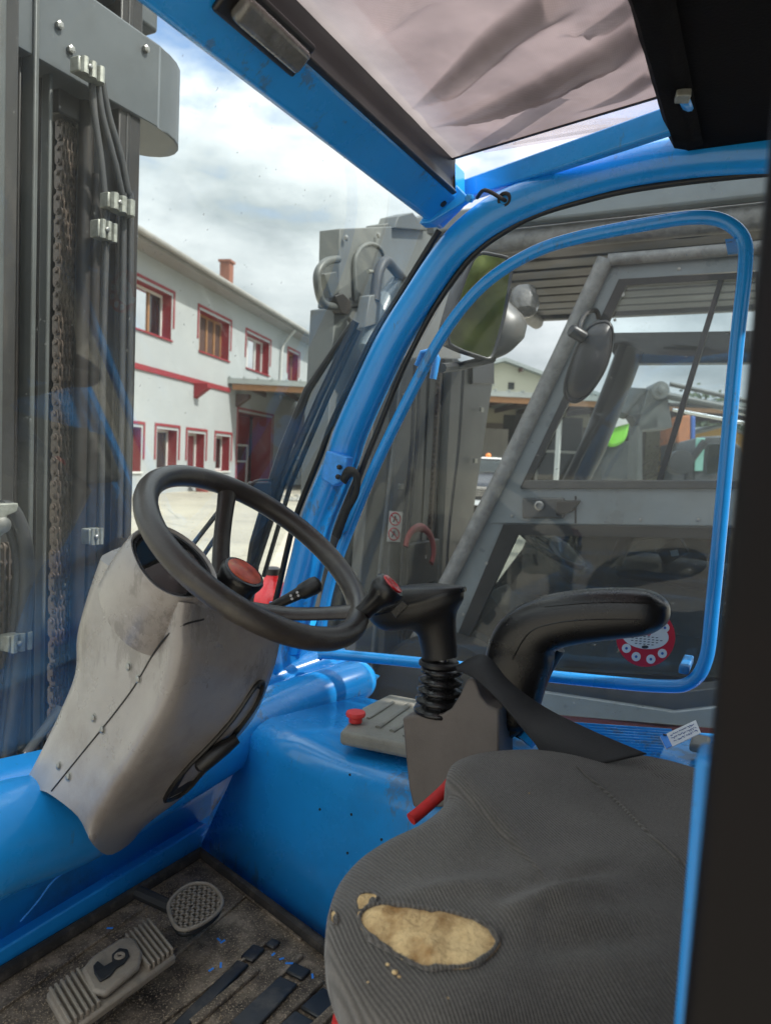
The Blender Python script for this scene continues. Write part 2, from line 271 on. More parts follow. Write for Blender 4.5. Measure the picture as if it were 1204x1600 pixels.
def blind_material():
    m = bpy.data.materials.new('woven_sun_blind'); m.use_nodes = True; t = m.node_tree; l = t.links.new; t.nodes.remove(t.nodes['Principled BSDF'])
    out = t.nodes['Material Output']; c = N(t, 'ShaderNodeTexCoord')
    n = N(t, 'ShaderNodeTexNoise', Scale=9.0, Detail=5.0); l(c.outputs['Object'], n.inputs[0])
    r = N(t, 'ShaderNodeValToRGB'); e = r.color_ramp.elements
    e[0].position = 0.3; e[0].color = (0.25, 0.22, 0.218, 1); e[1].position = 0.7; e[1].color = (0.37, 0.325, 0.318, 1); l(n.outputs[0], r.inputs[0])
    w = N(t, 'ShaderNodeTexWave', Scale=105.0); w.bands_direction = 'X'; l(c.outputs['Object'], w.inputs[0])
    w2 = N(t, 'ShaderNodeTexWave', Scale=105.0); w2.bands_direction = 'Y'; l(c.outputs['Object'], w2.inputs[0])
    mu = N(t, 'ShaderNodeMath', operation='MULTIPLY'); l(w.outputs['Fac'], mu.inputs[0]); l(w2.outputs['Fac'], mu.inputs[1])
    sc = N(t, 'ShaderNodeMapRange'); sc.inputs['To Min'].default_value = 0.96; sc.inputs['To Max'].default_value = 1.08; l(mu.outputs[0], sc.inputs[0])
    vm = N(t, 'ShaderNodeVectorMath', operation='SCALE'); l(r.outputs[0], vm.inputs[0]); l(sc.outputs[0], vm.inputs['Scale'])
    df = N(t, 'ShaderNodeBsdfDiffuse'); tl = N(t, 'ShaderNodeBsdfTranslucent'); l(vm.outputs[0], df.inputs[0]); l(vm.outputs[0], tl.inputs[0])
    m1 = N(t, 'ShaderNodeMixShader', Fac=0.66); l(df.outputs[0], m1.inputs[1]); l(tl.outputs[0], m1.inputs[2])
    tr = N(t, 'ShaderNodeBsdfTransparent'); m2 = N(t, 'ShaderNodeMixShader', Fac=0.06); l(m1.outputs[0], m2.inputs[1]); l(tr.outputs[0], m2.inputs[2])
    l(m2.outputs[0], out.inputs[0]); return m
BLIND = blind_material()
SHADESTRIP = BLIND.copy(); SHADESTRIP.name = 'shade_strip_cloth'  # see-through copy for the added shade strips over the blind
for n_ in SHADESTRIP.node_tree.nodes:
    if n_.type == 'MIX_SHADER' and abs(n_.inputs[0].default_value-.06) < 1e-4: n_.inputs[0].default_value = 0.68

def ground_material():
    m = bpy.data.materials.new('worn_yard_surface'); m.use_nodes = True; t = m.node_tree; l = t.links.new; b = t.nodes['Principled BSDF']
    c = N(t, 'ShaderNodeTexCoord')
    n = N(t, 'ShaderNodeTexNoise', Scale=0.22, Detail=9.0, Roughness=0.65); l(c.outputs['Object'], n.inputs[0])
    r = N(t, 'ShaderNodeValToRGB'); e = r.color_ramp.elements
    e[0].position = 0.35; e[0].color = (0.30, 0.27, 0.22, 1); e[1].position = 0.65; e[1].color = (0.47, 0.43, 0.34, 1); l(n.outputs[0], r.inputs[0])
    g = N(t, 'ShaderNodeTexNoise', Scale=14.0, Detail=6.0, Roughness=0.8); l(c.outputs['Object'], g.inputs[0])
    mr = N(t, 'ShaderNodeMapRange'); mr.inputs['From Min'].default_value = .3; mr.inputs['From Max'].default_value = .7; mr.inputs['To Min'].default_value = 0.7; mr.inputs['To Max'].default_value = 1.25; l(g.outputs[0], mr.inputs[0])
    vo = N(t, 'ShaderNodeTexVoronoi', Scale=0.45); vo.feature = 'DISTANCE_TO_EDGE'; l(c.outputs['Object'], vo.inputs['Vector'])
    cr_ = N(t, 'ShaderNodeMapRange'); cr_.inputs['From Max'].default_value = 0.012; cr_.inputs['To Min'].default_value = 0.55; cr_.inputs['To Max'].default_value = 1.0; l(vo.outputs['Distance'], cr_.inputs[0])
    mu = N(t, 'ShaderNodeMath', operation='MULTIPLY'); l(mr.outputs[0], mu.inputs[0]); l(cr_.outputs[0], mu.inputs[1])
    sc = N(t, 'ShaderNodeVectorMath', operation='SCALE'); l(r.outputs[0], sc.inputs[0]); l(mu.outputs[0], sc.inputs['Scale'])
    l(sc.outputs[0], b.inputs['Base Color']); b.inputs['Roughness'].default_value = 0.9
    bp = N(t, 'ShaderNodeBump', Strength=0.5, Distance=0.02); l(g.outputs[0], bp.inputs['Height']); l(bp.outputs[0], b.inputs['Normal'])
    return m
YARD = ground_material()
def leaf_material(name, c0, c1, sc=3.0):
    m = bpy.data.materials.new(name); m.use_nodes = True; t = m.node_tree; l = t.links.new; b = t.nodes['Principled BSDF']
    c = N(t, 'ShaderNodeTexCoord'); n = N(t, 'ShaderNodeTexNoise', Scale=sc, Detail=6.0); l(c.outputs['Object'], n.inputs[0])
    r = N(t, 'ShaderNodeValToRGB'); e = r.color_ramp.elements
    e[0].position = 0.35; e[0].color = (*c0, 1); e[1].position = 0.65; e[1].color = (*c1, 1); l(n.outputs[0], r.inputs[0]); l(r.outputs[0], b.inputs['Base Color']); b.inputs['Roughness'].default_value = 0.8
    return m
LEAF = leaf_material('green_leaves', (0.06, 0.10, 0.02), (0.34, 0.38, 0.13), 1.2)
LEAFD = leaf_material('dark_leaves', (0.02, 0.035, 0.015), (0.06, 0.09, 0.035), 1.2)
HILLM = leaf_material('autumn_hillside', (0.07, 0.075, 0.03), (0.22, 0.17, 0.07), 0.12)
BARK = mat('bark', (0.09, 0.07, 0.055), 0.9, var=0.3, vs=8)

# ------------------------------------------------------------------ mesh helpers
class MB:
    def __init__(s): s.v = []; s.f = []
    def add(s, vs, fs):
        o = len(s.v); s.v += [V(p) for p in vs]; s.f += [tuple(i+o for i in f) for f in fs]; return s
    def hexa(s, p):   # 8 points: bottom 4 ccw, top 4 ccw
        return s.add(p, [(3, 2, 1, 0), (4, 5, 6, 7), (0, 1, 5, 4), (1, 2, 6, 5), (2, 3, 7, 6), (3, 0, 4, 7)])
    def box(s, a, b):
        x0, x1 = sorted((a[0], b[0])); y0, y1 = sorted((a[1], b[1])); z0, z1 = sorted((a[2], b[2]))
        return s.hexa([(x0, y0, z0), (x1, y0, z0), (x1, y1, z0), (x0, y1, z0), (x0, y0, z1), (x1, y0, z1), (x1, y1, z1), (x0, y1, z1)])
    def obox(s, c, ax, ay, az):   # centre and three half vectors
        c, ax, ay, az = V(c), V(ax), V(ay), V(az)
        return s.hexa([c-ax-ay-az, c+ax-ay-az, c+ax+ay-az, c-ax+ay-az, c-ax-ay+az, c+ax-ay+az, c+ax+ay+az, c-ax+ay+az])
    def bar(s, a, b, w, h, up=(0, 0, 1)):
        a, b = V(a), V(b); d = (b-a).normalized(); u = V(up); sd_ = d.cross(u)
        if sd_.length < 1e-4: sd_ = d.cross(V((1, 0, 0)))
        sd_.normalize(); u = sd_.cross(d).normalized()
        return s.obox((a+b)/2, (b-a)/2, sd_*w/2, u*h/2)
    def tube(s, pts, r, n=14, caps=True, closed=False, flat=1.0, upv=None):
        pts = [V(p) for p in pts]; m = len(pts); rs = r if isinstance(r, (list, tuple)) else [r]*m
        rings = []; prev = None
        for i in range(m):
            if closed: t = (pts[(i+1) % m]-pts[i-1])
            else: t = pts[min(i+1, m-1)]-pts[max(i-1, 0)]
            t.normalize()
            if prev is None:
                u = V(upv) if upv else V((0, 0, 1))
                if abs(t.dot(u)) > 0.95: u = V((1, 0, 0))
            else: u = prev
            u = (u-t*t.dot(u)).normalized(); prev = u; w = t.cross(u)
            rings.append([pts[i]+(w*math.cos(a)+u*math.sin(a)*flat)*rs[i] for a in [2*math.pi*k/n for k in range(n)]])
        o = len(s.v)
        for rg in rings: s.v += rg
        q = m if closed else m-1
        for i in range(q):
            j = (i+1) % m
            for k in range(n):
                s.f.append((o+i*n+k, o+i*n+(k+1) % n, o+j*n+(k+1) % n, o+j*n+k))
        if caps and not closed:
            s.f.append(tuple(o+k for k in reversed(range(n)))); s.f.append(tuple(o+(m-1)*n+k for k in range(n)))
        return s
    def lathe(s, c, axis, prof, n=24):   # prof: (radius, height along axis)
        c = V(c); ax = V(axis).normalized(); u = ax.orthogonal().normalized(); w = ax.cross(u); o = len(s.v); m = len(prof)
        for r, h in prof:
            s.v += [c+ax*h+(u*math.cos(a)+w*math.sin(a))*r for a in [2*math.pi*k/n for k in range(n)]]
        for i in range(m-1):
            for k in range(n): s.f.append((o+i*n+k, o+i*n+(k+1) % n, o+(i+1)*n+(k+1) % n, o+(i+1)*n+k))
        s.f.append(tuple(o+k for k in reversed(range(n)))); s.f.append(tuple(o+(m-1)*n+k for k in range(n)))
        return s
    def prism(s, poly, d):     # planar polygon swept by vector d
        d = V(d); n = len(poly); poly = [V(p) for p in poly]
        o = len(s.v); s.v += poly+[p+d for p in poly]
        s.f.append(tuple(o+i for i in range(n))); s.f.append(tuple(o+n+i for i in reversed(range(n))))
        for i in range(n): j = (i+1) % n; s.f.append((o+i, o+j, o+n+j, o+n+i))
        return s
    def grid(s, rows, closed=False):
        o = len(s.v); m = len(rows); n = len(rows[0])
        for r in rows: s.v += [V(p) for p in r]
        for i in range(m-1):
            for k in range(n if closed else n-1):
                s.f.append((o+i*n+k, o+i*n+(k+1) % n, o+(i+1)*n+(k+1) % n, o+(i+1)*n+k))
        return s
    def build(s, name, m, parent=None, smooth=False, bevel=0.0, sub=0, seg=2, solid=0.0, label=None, kind=None, auto=None):
        me = bpy.data.meshes.new(name); me.from_pydata([tuple(v) for v in s.v], [], s.f); me.update()
        bm = bmesh.new(); bm.from_mesh(me); bmesh.ops.recalc_face_normals(bm, faces=bm.faces); bm.to_mesh(me); bm.free()
        me.materials.append(m)
        o = bpy.data.objects.new(name, me); COL.objects.link(o)
        if smooth or bevel or sub:
            for p in me.polygons: p.use_smooth = True
            if (smooth and auto is not False and not sub) or bevel:
                try: me.set_sharp_from_angle(angle=R(auto or 40))
                except Exception: pass
        if solid:
            k = o.modifiers.new('solid', 'SOLIDIFY'); k.thickness = solid; k.offset = 0
        if bevel:
            k = o.modifiers.new('bevel', 'BEVEL'); k.width = bevel; k.segments = seg; k.limit_method = 'ANGLE'; k.angle_limit = R(35); k.harden_normals = False
            for p in me.polygons: p.use_smooth = True
        if sub:
            k = o.modifiers.new('subd', 'SUBSURF'); k.levels = sub; k.render_levels = sub
        if parent is not None: attach(o, parent)
        if label: o['label'] = label
        if kind: o['kind'] = kind
        return o
ORG = {}
def attach(o, p):
    o.parent = p
    o.location = V(o.location)-worldloc(p)
def worldloc(p):
    l = V((0, 0, 0))
    while p is not None: l += V(p.location); p = p.parent
    return l
def thing(name, label, cat, loc, group=None):
    o = bpy.data.objects.new(name, None); COL.objects.link(o); o.location = loc; o.empty_display_size = 0.1
    o['label'] = label; o['category'] = cat
    if group: o['group'] = group
    return o
def tag(o, label, cat, group=None):
    o['label'] = label; o['category'] = cat
    if group: o['group'] = group
    return o
def struct(o): o['kind'] = 'structure'; return o
def bez(pts, n=8, closed=False):   # Catmull-Rom through points
    pts = [V(p) for p in pts]; out = []; m = len(pts)
    rng = range(m) if closed else range(m-1)
    for i in rng:
        if closed: a, b, c, d = pts[i-1], pts[i], pts[(i+1) % m], pts[(i+2) % m]
        else: a, b, c, d = pts[max(i-1, 0)], pts[i], pts[i+1], pts[min(i+2, m-1)]
        for k in range(n):
            t = k/n
            out.append(0.5*((2*b)+(c-a)*t+(2*a-5*b+4*c-d)*t*t+(3*b-a-3*c+d)*t*t*t))
    if not closed: out.append(pts[-1])
    return out
def dup(o, parent=None, loc=None):
    c = o.copy(); COL.objects.link(c); c.parent = parent
    if loc is not None: c.location = loc
    return c
def text(name, body, size, m, parent, origin, xdir, ydir, ext=0.0003, align='CENTER'):
    cu = bpy.data.curves.new(name, 'FONT'); cu.body = body; cu.size = size; cu.extrude = ext; cu.align_x = align; cu.align_y = 'CENTER'
    cu.materials.append(m); o = bpy.data.objects.new(name, cu); COL.objects.link(o)
    x = V(xdir).normalized(); z = x.cross(V(ydir)).normalized(); y = z.cross(x)
    o.parent = parent
    Mx = Matrix((x, y, z)).transposed().to_4x4(); Mx.translation = V(origin)-worldloc(parent)
    bpy.context.view_layer.update(); me = bpy.data.meshes.new_from_object(o.evaluated_get(bpy.context.evaluated_depsgraph_get()))
    bpy.data.objects.remove(o); o = bpy.data.objects.new(name, me); COL.objects.link(o); o.parent = parent; o.matrix_local = Mx
    if not me.materials: me.materials.append(m)
    return o

def sgrid(rows, nr=4, nc=4, closed=True):
    a = [bez(r_, nc, closed=closed) for r_ in rows]
    cols = [bez([r_[j] for r_ in a], nr) for j in range(len(a[0]))]
    return [[c[i] for c in cols] for i in range(len(cols[0]))]
# ================================================================== SETTING
struct(MB().add([(-300, -200, 0), (300, -200, 0), (300, 500, 0), (-300, 500, 0)], [(0, 1, 2, 3)]).build('yard_ground', YARD))
hm = MB(); rows = []
for i in range(15):
    row = []
    for j in range(61):
        a = R(-70+j*2.3); d = 150+i*14
        x, y = d*math.sin(a), d*math.cos(a)
        h = max(0, (i/14.0)**1.1)*(11+15*max(0, math.sin(a*1.0+0.75)))+noise.noise(V((x*.02, y*.02, 0)))*5*(i > 0)
        row.append((x, y, h if i else -1))
    rows.append(row)
struct(hm.grid(rows).build('hillside', HILLM, smooth=True, auto=False))

# ---------- long workshop building
B0 = V((-19.092, 21.335, 0)); BV = V((-0.28154, 0.95955, 0)); BN = V((0.95955, 0.28154, 0))
def bw(s, z, out=0.0): return B0+BV*s+BN*out+V((0, 0, z))
shop = thing('workshop_building', 'long pale two storey workshop with dark red window surrounds and low eaves, behind the windscreen', 'building', bw(3, 0))
S0, S1, ZE = -14, 22, 7.95
holes = [(-4.75, -1.95, 5.25, 6.75), (0.25, 3.05, 5.25, 6.75), (4.95, 7.8, 5.25, 6.75), (10.6, 12.3, 5.25, 6.85), (-11.0, -8.0, 5.25, 6.75),
         (-5.3, -3.78, 0.74, 2.16), (-2.75, -1.3, 0.74, 2.18), (-0.45, 0.98, 0.74, 2.16), (2.05, 3.45, 0.74, 2.16), (4.3, 8.5, 0.0, 3.28)]
ss = sorted({S0, S1}|{h[0] for h in holes}|{h[1] for h in holes}); zz = sorted({0, ZE}|{h[2] for h in holes}|{h[3] for h in holes})
wm = MB()
for i in range(len(ss)-1):
    for j in range(len(zz)-1):
        sc_, zc = (ss[i]+ss[i+1])/2, (zz[j]+zz[j+1])/2
        if any(h[0] < sc_ < h[1] and h[2] < zc < h[3] for h in holes): continue
        wm.add([bw(ss[i], zz[j]), bw(ss[i+1], zz[j]), bw(ss[i+1], zz[j+1]), bw(ss[i], zz[j+1])], [(0, 1, 2, 3)])
# end wall and back so that the house is closed
for s_ in (S0, S1): wm.add([bw(s_, 0), bw(s_, 0, -13), bw(s_, ZE, -13), bw(s_, 10.1, -6.5), bw(s_, ZE)], [(0, 1, 2, 3, 4)])
wm.add([bw(S0, 0, -13), bw(S1, 0, -13), bw(S1, ZE, -13), bw(S0, ZE, -13)], [(0, 1, 2, 3)])
wm.build('wall', RENDERW, shop)
DEP = 0.38
def quadbox(b, s0, s1, z0, z1, o0, o1):
    b.hexa([bw(s0, z0, o0), bw(s1, z0, o0), bw(s1, z0, o1), bw(s0, z0, o1), bw(s0, z1, o0), bw(s1, z1, o0), bw(s1, z1, o1), bw(s0, z1, o1)])
for n_, (a, b, c, d) in enumerate(holes):
    door = c == 0
    # reveals in red
    rv = MB()
    if not door: rv.add([bw(a, c), bw(b, c), bw(b, c, -DEP), bw(a, c, -DEP)], [(0, 1, 2, 3)])
    dp = 1.0 if door else DEP
    rv.add([bw(a, d), bw(b, d), bw(b, d, -dp), bw(a, d, -dp)], [(0, 1, 2, 3)])
    rv.add([bw(a, c), bw(a, c, -dp), bw(a, d, -dp), bw(a, d)], [(0, 1, 2, 3)])
    rv.add([bw(b, c), bw(b, c, -dp), bw(b, d, -dp), bw(b, d)], [(0, 1, 2, 3)])
    root = MB()
    # red outline over the top and down both sides, then a thin white gap
    g = 0.10; w_ = 0.09; dn = c+(0 if door else (d-c)*0.28)
    for (x0, x1, y0, y1) in ((a-g-w_, a-g, dn, d+g), (b+g, b+g+w_, dn, d+g), (a-g-w_, b+g+w_, d+g, d+g+w_)):
        quadbox(root, x0, x1, y0, y1, -0.02, 0.03)
    frm = root.build('window_surround' if not door else 'door_surround', REDW, shop)
    rv.build('reveal', REDW, frm)
    if not door:
        q = MB(); quadbox(q, a-0.05, b+0.05, c-0.06, c-0.003, -0.01, 0.06); q.build('sill', REDW if c > 4 else WHITEP, frm)
        fm = WOOD if n_ in (0, 1, 3) else WHITEP
        fr = MB(); t = 0.09; o0, o1 = -DEP-0.03, -DEP+0.03
        quadbox(fr, a, a+t, c, d, o0, o1); quadbox(fr, b-t, b, c, d, o0, o1); quadbox(fr, a+t, b-t, d-t, d, o0, o1); quadbox(fr, a+t, b-t, c, c+t, o0, o1)
        win = fr.build('window', WHITEP if n_ == 0 else fm, shop)
        nm = 3 if c > 4 and b-a > 2 else (2 if b-a > 2 else 1)
        k = 4 if n_ == 1 else nm+0
        for i in range(1, k+0 if k > 1 else 1):
            sx_ = a+(b-a)*i/k; mq = MB(); quadbox(mq, sx_-0.06, sx_+0.06, c+t, d-t, o0, o1+0.01); mq.build('mullion', WOOD if n_ in (0, 1) else WHITEP, win)
        k = max(k, 1)
        for i in range(k):
            p0 = a+t+(b-a-2*t)*i/k+0.05*(i > 0); p1 = a+t+(b-a-2*t)*(i+1)/k-0.05*(i < k-1)
            pq = MB(); pq.add([bw(p0, c+t, -DEP), bw(p1, c+t, -DEP), bw(p1, d-t, -DEP), bw(p0, d-t, -DEP)], [(0, 1, 2, 3)])
            if n_ == 1: pq.build('pane', WOODD, win)
            else: pq.build('pane', GLASS_B, win)
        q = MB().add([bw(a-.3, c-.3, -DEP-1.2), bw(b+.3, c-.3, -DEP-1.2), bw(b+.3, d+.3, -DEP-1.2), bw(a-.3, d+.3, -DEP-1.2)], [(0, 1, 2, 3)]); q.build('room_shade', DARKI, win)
        if c > 4 and n_ != 1:
            q = MB(); quadbox(q, a+0.3, b-0.9, c+.1, d-.1, -DEP-.32, -DEP-.3); q.build('net_curtain', SHEET, win)
    else:
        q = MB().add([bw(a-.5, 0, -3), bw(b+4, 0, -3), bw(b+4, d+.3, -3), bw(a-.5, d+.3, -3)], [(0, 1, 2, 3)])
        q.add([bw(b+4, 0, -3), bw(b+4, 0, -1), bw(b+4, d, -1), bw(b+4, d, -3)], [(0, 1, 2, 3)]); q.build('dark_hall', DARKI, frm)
        leaf = MB(); quadbox(leaf, 7.0, 8.45, 0, d, -1.2, -1.1); leaf.build('door_leaf', REDW, shop)
        ig = MB()
        for i in range(3): quadbox(ig, 4.6+i*1.3, 4.72+i*1.3, 0, 1.9, -0.75, -0.7)
        for z_ in (0.0, 1.1, 1.84): quadbox(ig, 4.6, 7.3, z_, z_+.08, -0.75, -0.7)
        gd = ig.build('glazed_inner_gate', WHITEP, shop)
        for i in range(2):
            q = MB().add([bw(4.72+i*1.3, 1.18, -.72), bw(5.9+i*1.3, 1.18, -.72), bw(5.9+i*1.3, 1.84, -.72), bw(4.72+i*1.3, 1.84, -.72)], [(0, 1, 2, 3)]); q.build('pane', GLASS_B, gd)
q = MB(); quadbox(q, S0, 3.2, 3.98, 4.16, -0.01, 0.06); q.build('string_course', REDW, shop)
for s_ in (-0.1, 3.9):
    q = MB(); q.prism([bw(s_, 4.0, 0.01), bw(s_, 4.0, .55), bw(s_, 3.85, .55), bw(s_, 3.45, .01)], BV*0.35); q.build('beam_bracket', REDW if s_ < 1 else WOODD, shop)
# roof, gutter, soffit, chimney, downpipes
OV = 0.75
q = MB()
q.hexa([bw(S0-1, ZE-.15, OV), bw(S1+1, ZE-.15, OV), bw(S1+1, 10.3, -6.5), bw(S0-1, 10.3, -6.5), bw(S0-1, ZE-.03, OV), bw(S1+1, ZE-.03, OV), bw(S1+1, 10.42, -6.5), bw(S0-1, 10.42, -6.5)])
q.hexa([bw(S0-1, 10.3, -6.5), bw(S1+1, 10.3, -6.5), bw(S1+1, ZE-.2, -14), bw(S0-1, ZE-.2, -14), bw(S0-1, 10.42, -6.5), bw(S1+1, 10.42, -6.5), bw(S1+1, ZE-.05, -14), bw(S0-1, ZE-.05, -14)])
rf = q.build('roof', ROOFS, shop)
for i in range(60):
    s_ = S0-.8+i*0.62
    if s_ < -6 or s_ > S1: continue
    q = MB(); q.bar(bw(s_, ZE-.01, OV-.02), bw(s_, 10.44, -6.5), 0.04, 0.07); q.build('roof_seam', ROOFS, rf)
q = MB(); quadbox(q, S0-1, S1+1, ZE-.30, ZE-.16, 0.003, OV-.05); q.build('eaves_soffit', SOFFIT, shop)
q = MB(); q.tube([bw(S0-1, ZE-.12, OV+.09), bw(S1+1, ZE-.12, OV+.09)], 0.10, 10); q.build('gutter', FASCIA, shop)
cp = bw(13.2, -.95, -4.6)
q = MB(); q.obox(cp+V((0, 0, 11.6)), BV*.28, BN*.28, V((0, 0, 1.3))); ch = q.build('chimney', BRICK, rf)
q = MB(); q.obox(cp+V((0, 0, 12.95)), BV*.36, BN*.36, V((0, 0, .06))); q.build('chimney_cap', BRICK, rf)
for s_, z0 in ((9.3, 4.3), (16.3, 4.3)):
    q = MB(); q.tube(bez([bw(s_, ZE-.3, OV), bw(s_+.1, ZE-.8, .3), bw(s_, ZE-1.4, .1), bw(s_, z0, .1)], 4), 0.06, 8); q.build('downpipe', SHEET, shop)
for i, (s_, r_, h_) in enumerate(((-0.2, .28, .45), (0.6, .22, .38))):
    q = MB(); q.lathe(bw(s_, 0, .5), (0, 0, 1), [(r_*.8, 0), (r_, h_), (r_*.85, h_), (r_*.8, h_-.05)], 16)
    o = q.build('plant_pot', (TERRA, DARKI)[i], None, smooth=True)
    tag(o, ('squat dark red tub standing at the foot of the workshop wall', 'smaller black tub beside the dark red tub at the workshop wall')[i], 'tub')
# gravel strip along the wall foot
gm = MB(); 
for k in range(700):
    s_ = random.uniform(-3, 5); o_ = random.gauss(5.2, .55)
    p = bw(s_, .03, o_); r_ = random.uniform(.03, .09)
    gm.obox(p, BV*r_, BN*r_*random.uniform(.5, 1), V((0, 0, r_*.5)))
gm.build('gravel', CONC, None, kind='stuff')

# ---------- loading canopy and gabled hall
E1 = V((0.8725, 0.4886, 0)); E2 = V((-0.4886, 0.8725, 0))
C0 = V((-19.95, 24.2, 0))+E1*0.4
can = thing('loading_canopy', 'flat loading canopy with grey sheet roof and orange timber fascia before the halls', 'canopy', C0+E1*8)
def cw(s, d, z): return C0+E1*s+E2*d+V((0, 0, z))
CZ = 4.35
q = MB(); q.hexa([cw(-.4, 0, CZ), cw(26, 0, CZ), cw(26, 9, CZ+.2), cw(-.4, 9, CZ+.2), cw(-.4, 0, CZ+.22), cw(26, 0, CZ+.22), cw(26, 9, CZ+.42), cw(-.4, 9, CZ+.42)])
cr_o = q.build('canopy_roof', ROOFS, can)
for i in range(46):
    q = MB(); q.bar(cw(-.3+i*.58, -.02, CZ+.25), cw(-.3+i*.58, 8.9, CZ+.46), .05, .09); q.build('roof_rib', ROOFS, cr_o)
q = MB(); q.hexa([cw(-.2, .12, CZ-.24), cw(26, .12, CZ-.24), cw(26, .3, CZ-.24), cw(-.2, .3, CZ-.24), cw(-.2, .12, CZ-.004), cw(26, .12, CZ-.004), cw(26, .3, CZ-.004), cw(-.2, .3, CZ-.004)])
q.build('fascia_board', WOOD, can)
for i in range(20):
    q = MB(); q.bar(cw(0.6+i*1.3, .35, CZ-.14), cw(0.6+i*1.3, 8.8, CZ+.05), .1, .22); q.build('rafter', WOODD, can)
for s_ in (8.6, 13.6, 25):
    q = MB(); q.bar(cw(s_, .6, 0), cw(s_, .6, CZ-.1), .18, .18, (1, 0, 0)); q.build('post', SHEET, can)
q = MB(); q.obox(cw(4.9, .09, CZ-.12), E1*.3, E2*.02, V((0, 0, .1))); q.build('blue_plate', INKB, can)
hall = thing('gabled_hall', 'cream gabled hall with dark roof edge behind the loading canopy and the black car', 'building', C0+E1*12+E2*9)
HD = 8.95
def hw(px, py): return atp(px, py, cw(0, HD, 0), E2)
def hs(px, py):
    p = hw(px, py)-C0; return p.dot(E1), p.z
sA, zA = hs(786, 566)
sB, zB = hs(850, 590)
slope = (zA-zB)/(sB-sA)
halfw = 9.5; zEv = zA-slope*halfw
q = MB(); q.prism([cw(sA-halfw-9, HD, 0), cw(sA+halfw, HD, 0), cw(sA+halfw, HD, zEv), cw(sA, HD, zA), cw(sA-halfw, HD, zEv), cw(sA-halfw-9, HD, zEv)], E2*14)
q.build('wall', CREAM, hall)
for sg in (-1, 1):
    q = MB(); q.hexa([cw(sA, HD-.5, zA+.02), cw(sA+sg*(halfw+.6), HD-.5, zEv-.6*slope+.02), cw(sA+sg*(halfw+.6), HD+14.2, zEv-.6*slope+.02), cw(sA, HD+14.2, zA+.02),
                      cw(sA, HD-.5, zA+.2), cw(sA+sg*(halfw+.6), HD-.5, zEv-.6*slope+.2), cw(sA+sg*(halfw+.6), HD+14.2, zEv-.6*slope+.2), cw(sA, HD+14.2, zA+.2)])
    rfo = q.build('roof', ROOFS, hall)
    for i in range(6):
        s_ = sA+sg*(0.9+i*1.7); q = MB(); q.bar(cw(s_, HD-.45, zA-slope*abs(s_-sA)-.12), cw(s_, HD-.02, zA-slope*abs(s_-sA)-.12), .14, .18); q.build('purlin_end', WOODD, rfo)
s_, z_ = hs(798, 603); q = MB(); q.obox(cw(s_, HD-.02, z_), E1*.16, E2*.03, V((0, 0, .18))); q.build('wall_vent', DARKI, hall)
q = MB(); q.lathe(cw(hs(766, 600)[0]-.9, 4, CZ+.4), (0, 0, 1), [(.13, 0), (.13, .45), (.3, .5), (.3, .56)], 14); q.build('flue_pipe', ZINC, can, smooth=True)
# ground floor front under the canopy: sheet cladding, doorway, sign, glazed doors
def hrect(px0, py0, px1, py1, out, th=.06):
    a, z1 = hs(px0, py0); b, z0 = hs(px1, py1); z0 = max(z0, 0.0)
    m_ = MB(); m_.hexa([cw(a, HD-out-th, z0), cw(b, HD-out-th, z0), cw(b, HD-out, z0), cw(a, HD-out, z0), cw(a, HD-out-th, z1), cw(b, HD-out-th, z1), cw(b, HD-out, z1), cw(a, HD-out, z1)])
    return m_
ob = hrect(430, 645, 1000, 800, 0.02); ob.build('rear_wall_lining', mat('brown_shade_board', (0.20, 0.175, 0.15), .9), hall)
a0, zt = hs(733, 668); a1, _ = hs(786, 668)
n_ = 13
cl = hrect(733, 668, 786, 800, .09, .03).build('sheet_door', SHEET, hall)
for i in range(n_):
    s_ = a0+(a1-a0)*(i+.5)/n_; q = MB(); q.obox(cw(s_, HD-.15, zt/2), E1*.05, E2*.03, V((0, 0, zt/2-.01))); q.build('sheet_rib', SHEET, cl)
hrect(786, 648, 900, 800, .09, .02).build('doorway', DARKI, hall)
fr = MB()
for px in (786, 812, 838): 
    a, z1 = hs(px, 702); fr.obox(cw(a, HD-.16, z1/2), E1*.06, E2*.04, V((0, 0, z1/2)))
a, z1 = hs(786, 702); b, _ = hs(900, 702); fr.obox(cw((a+b)/2, HD-.16, z1), E1*(b-a)/2, E2*.05, V((0, 0, .07)))
fr.build('door_frame', WHITEP, hall)
sg = hrect(804, 642, 834, 690, .2, .03).build('sign_board', mat('sign_black', (.02, .02, .022), .5), hall)
lg = MB(); pts = [hw(815, 661), hw(809, 661), hw(815, 646)]
lg.prism([p-E2*.3 for p in pts], -E2*.02)
pts = [hw(817, 661), hw(820, 661), hw(816.5, 653)]
lg.prism([p-E2*.3 for p in pts], -E2*.02)
for y_, x0, x1 in ((669, 804, 817), (677, 804, 816), (680, 801, 815)):
    lg.prism([p-E2*.3 for p in (hw(x0, y_), hw(x1, y_), hw(x1, y_+1.6), hw(x0, y_+1.6))], -E2*.02)
lg.build('sign_logo', MARK, sg)
# glazed entrance seen between wiper and pillar
ed = hrect(452, 694, 482, 800, .09, .05).build('entrance_door', WHITEP, hall)
for x0 in (457, 471): hrect(x0, 706, x0+9, 748, .15, .02).build('door_pane', GLASS_B, ed)
hrect(462, 712, 467, 718, .18, .01).build('notice', PAPER, ed)
hrect(478, 636, 515, 676, .09, .04).build('glazed_strip', GLASS_B, hall)
hrect(700, 672, 731, 706, .09, .04).build('hall_window', GLASS_B, hall)
for (x0, x1) in ((430, 452), (482, 600)): hrect(x0, 612, x1, 800, .05, .02).build('pale_wall_panel', RENDERW, hall)
MATS_TR = None

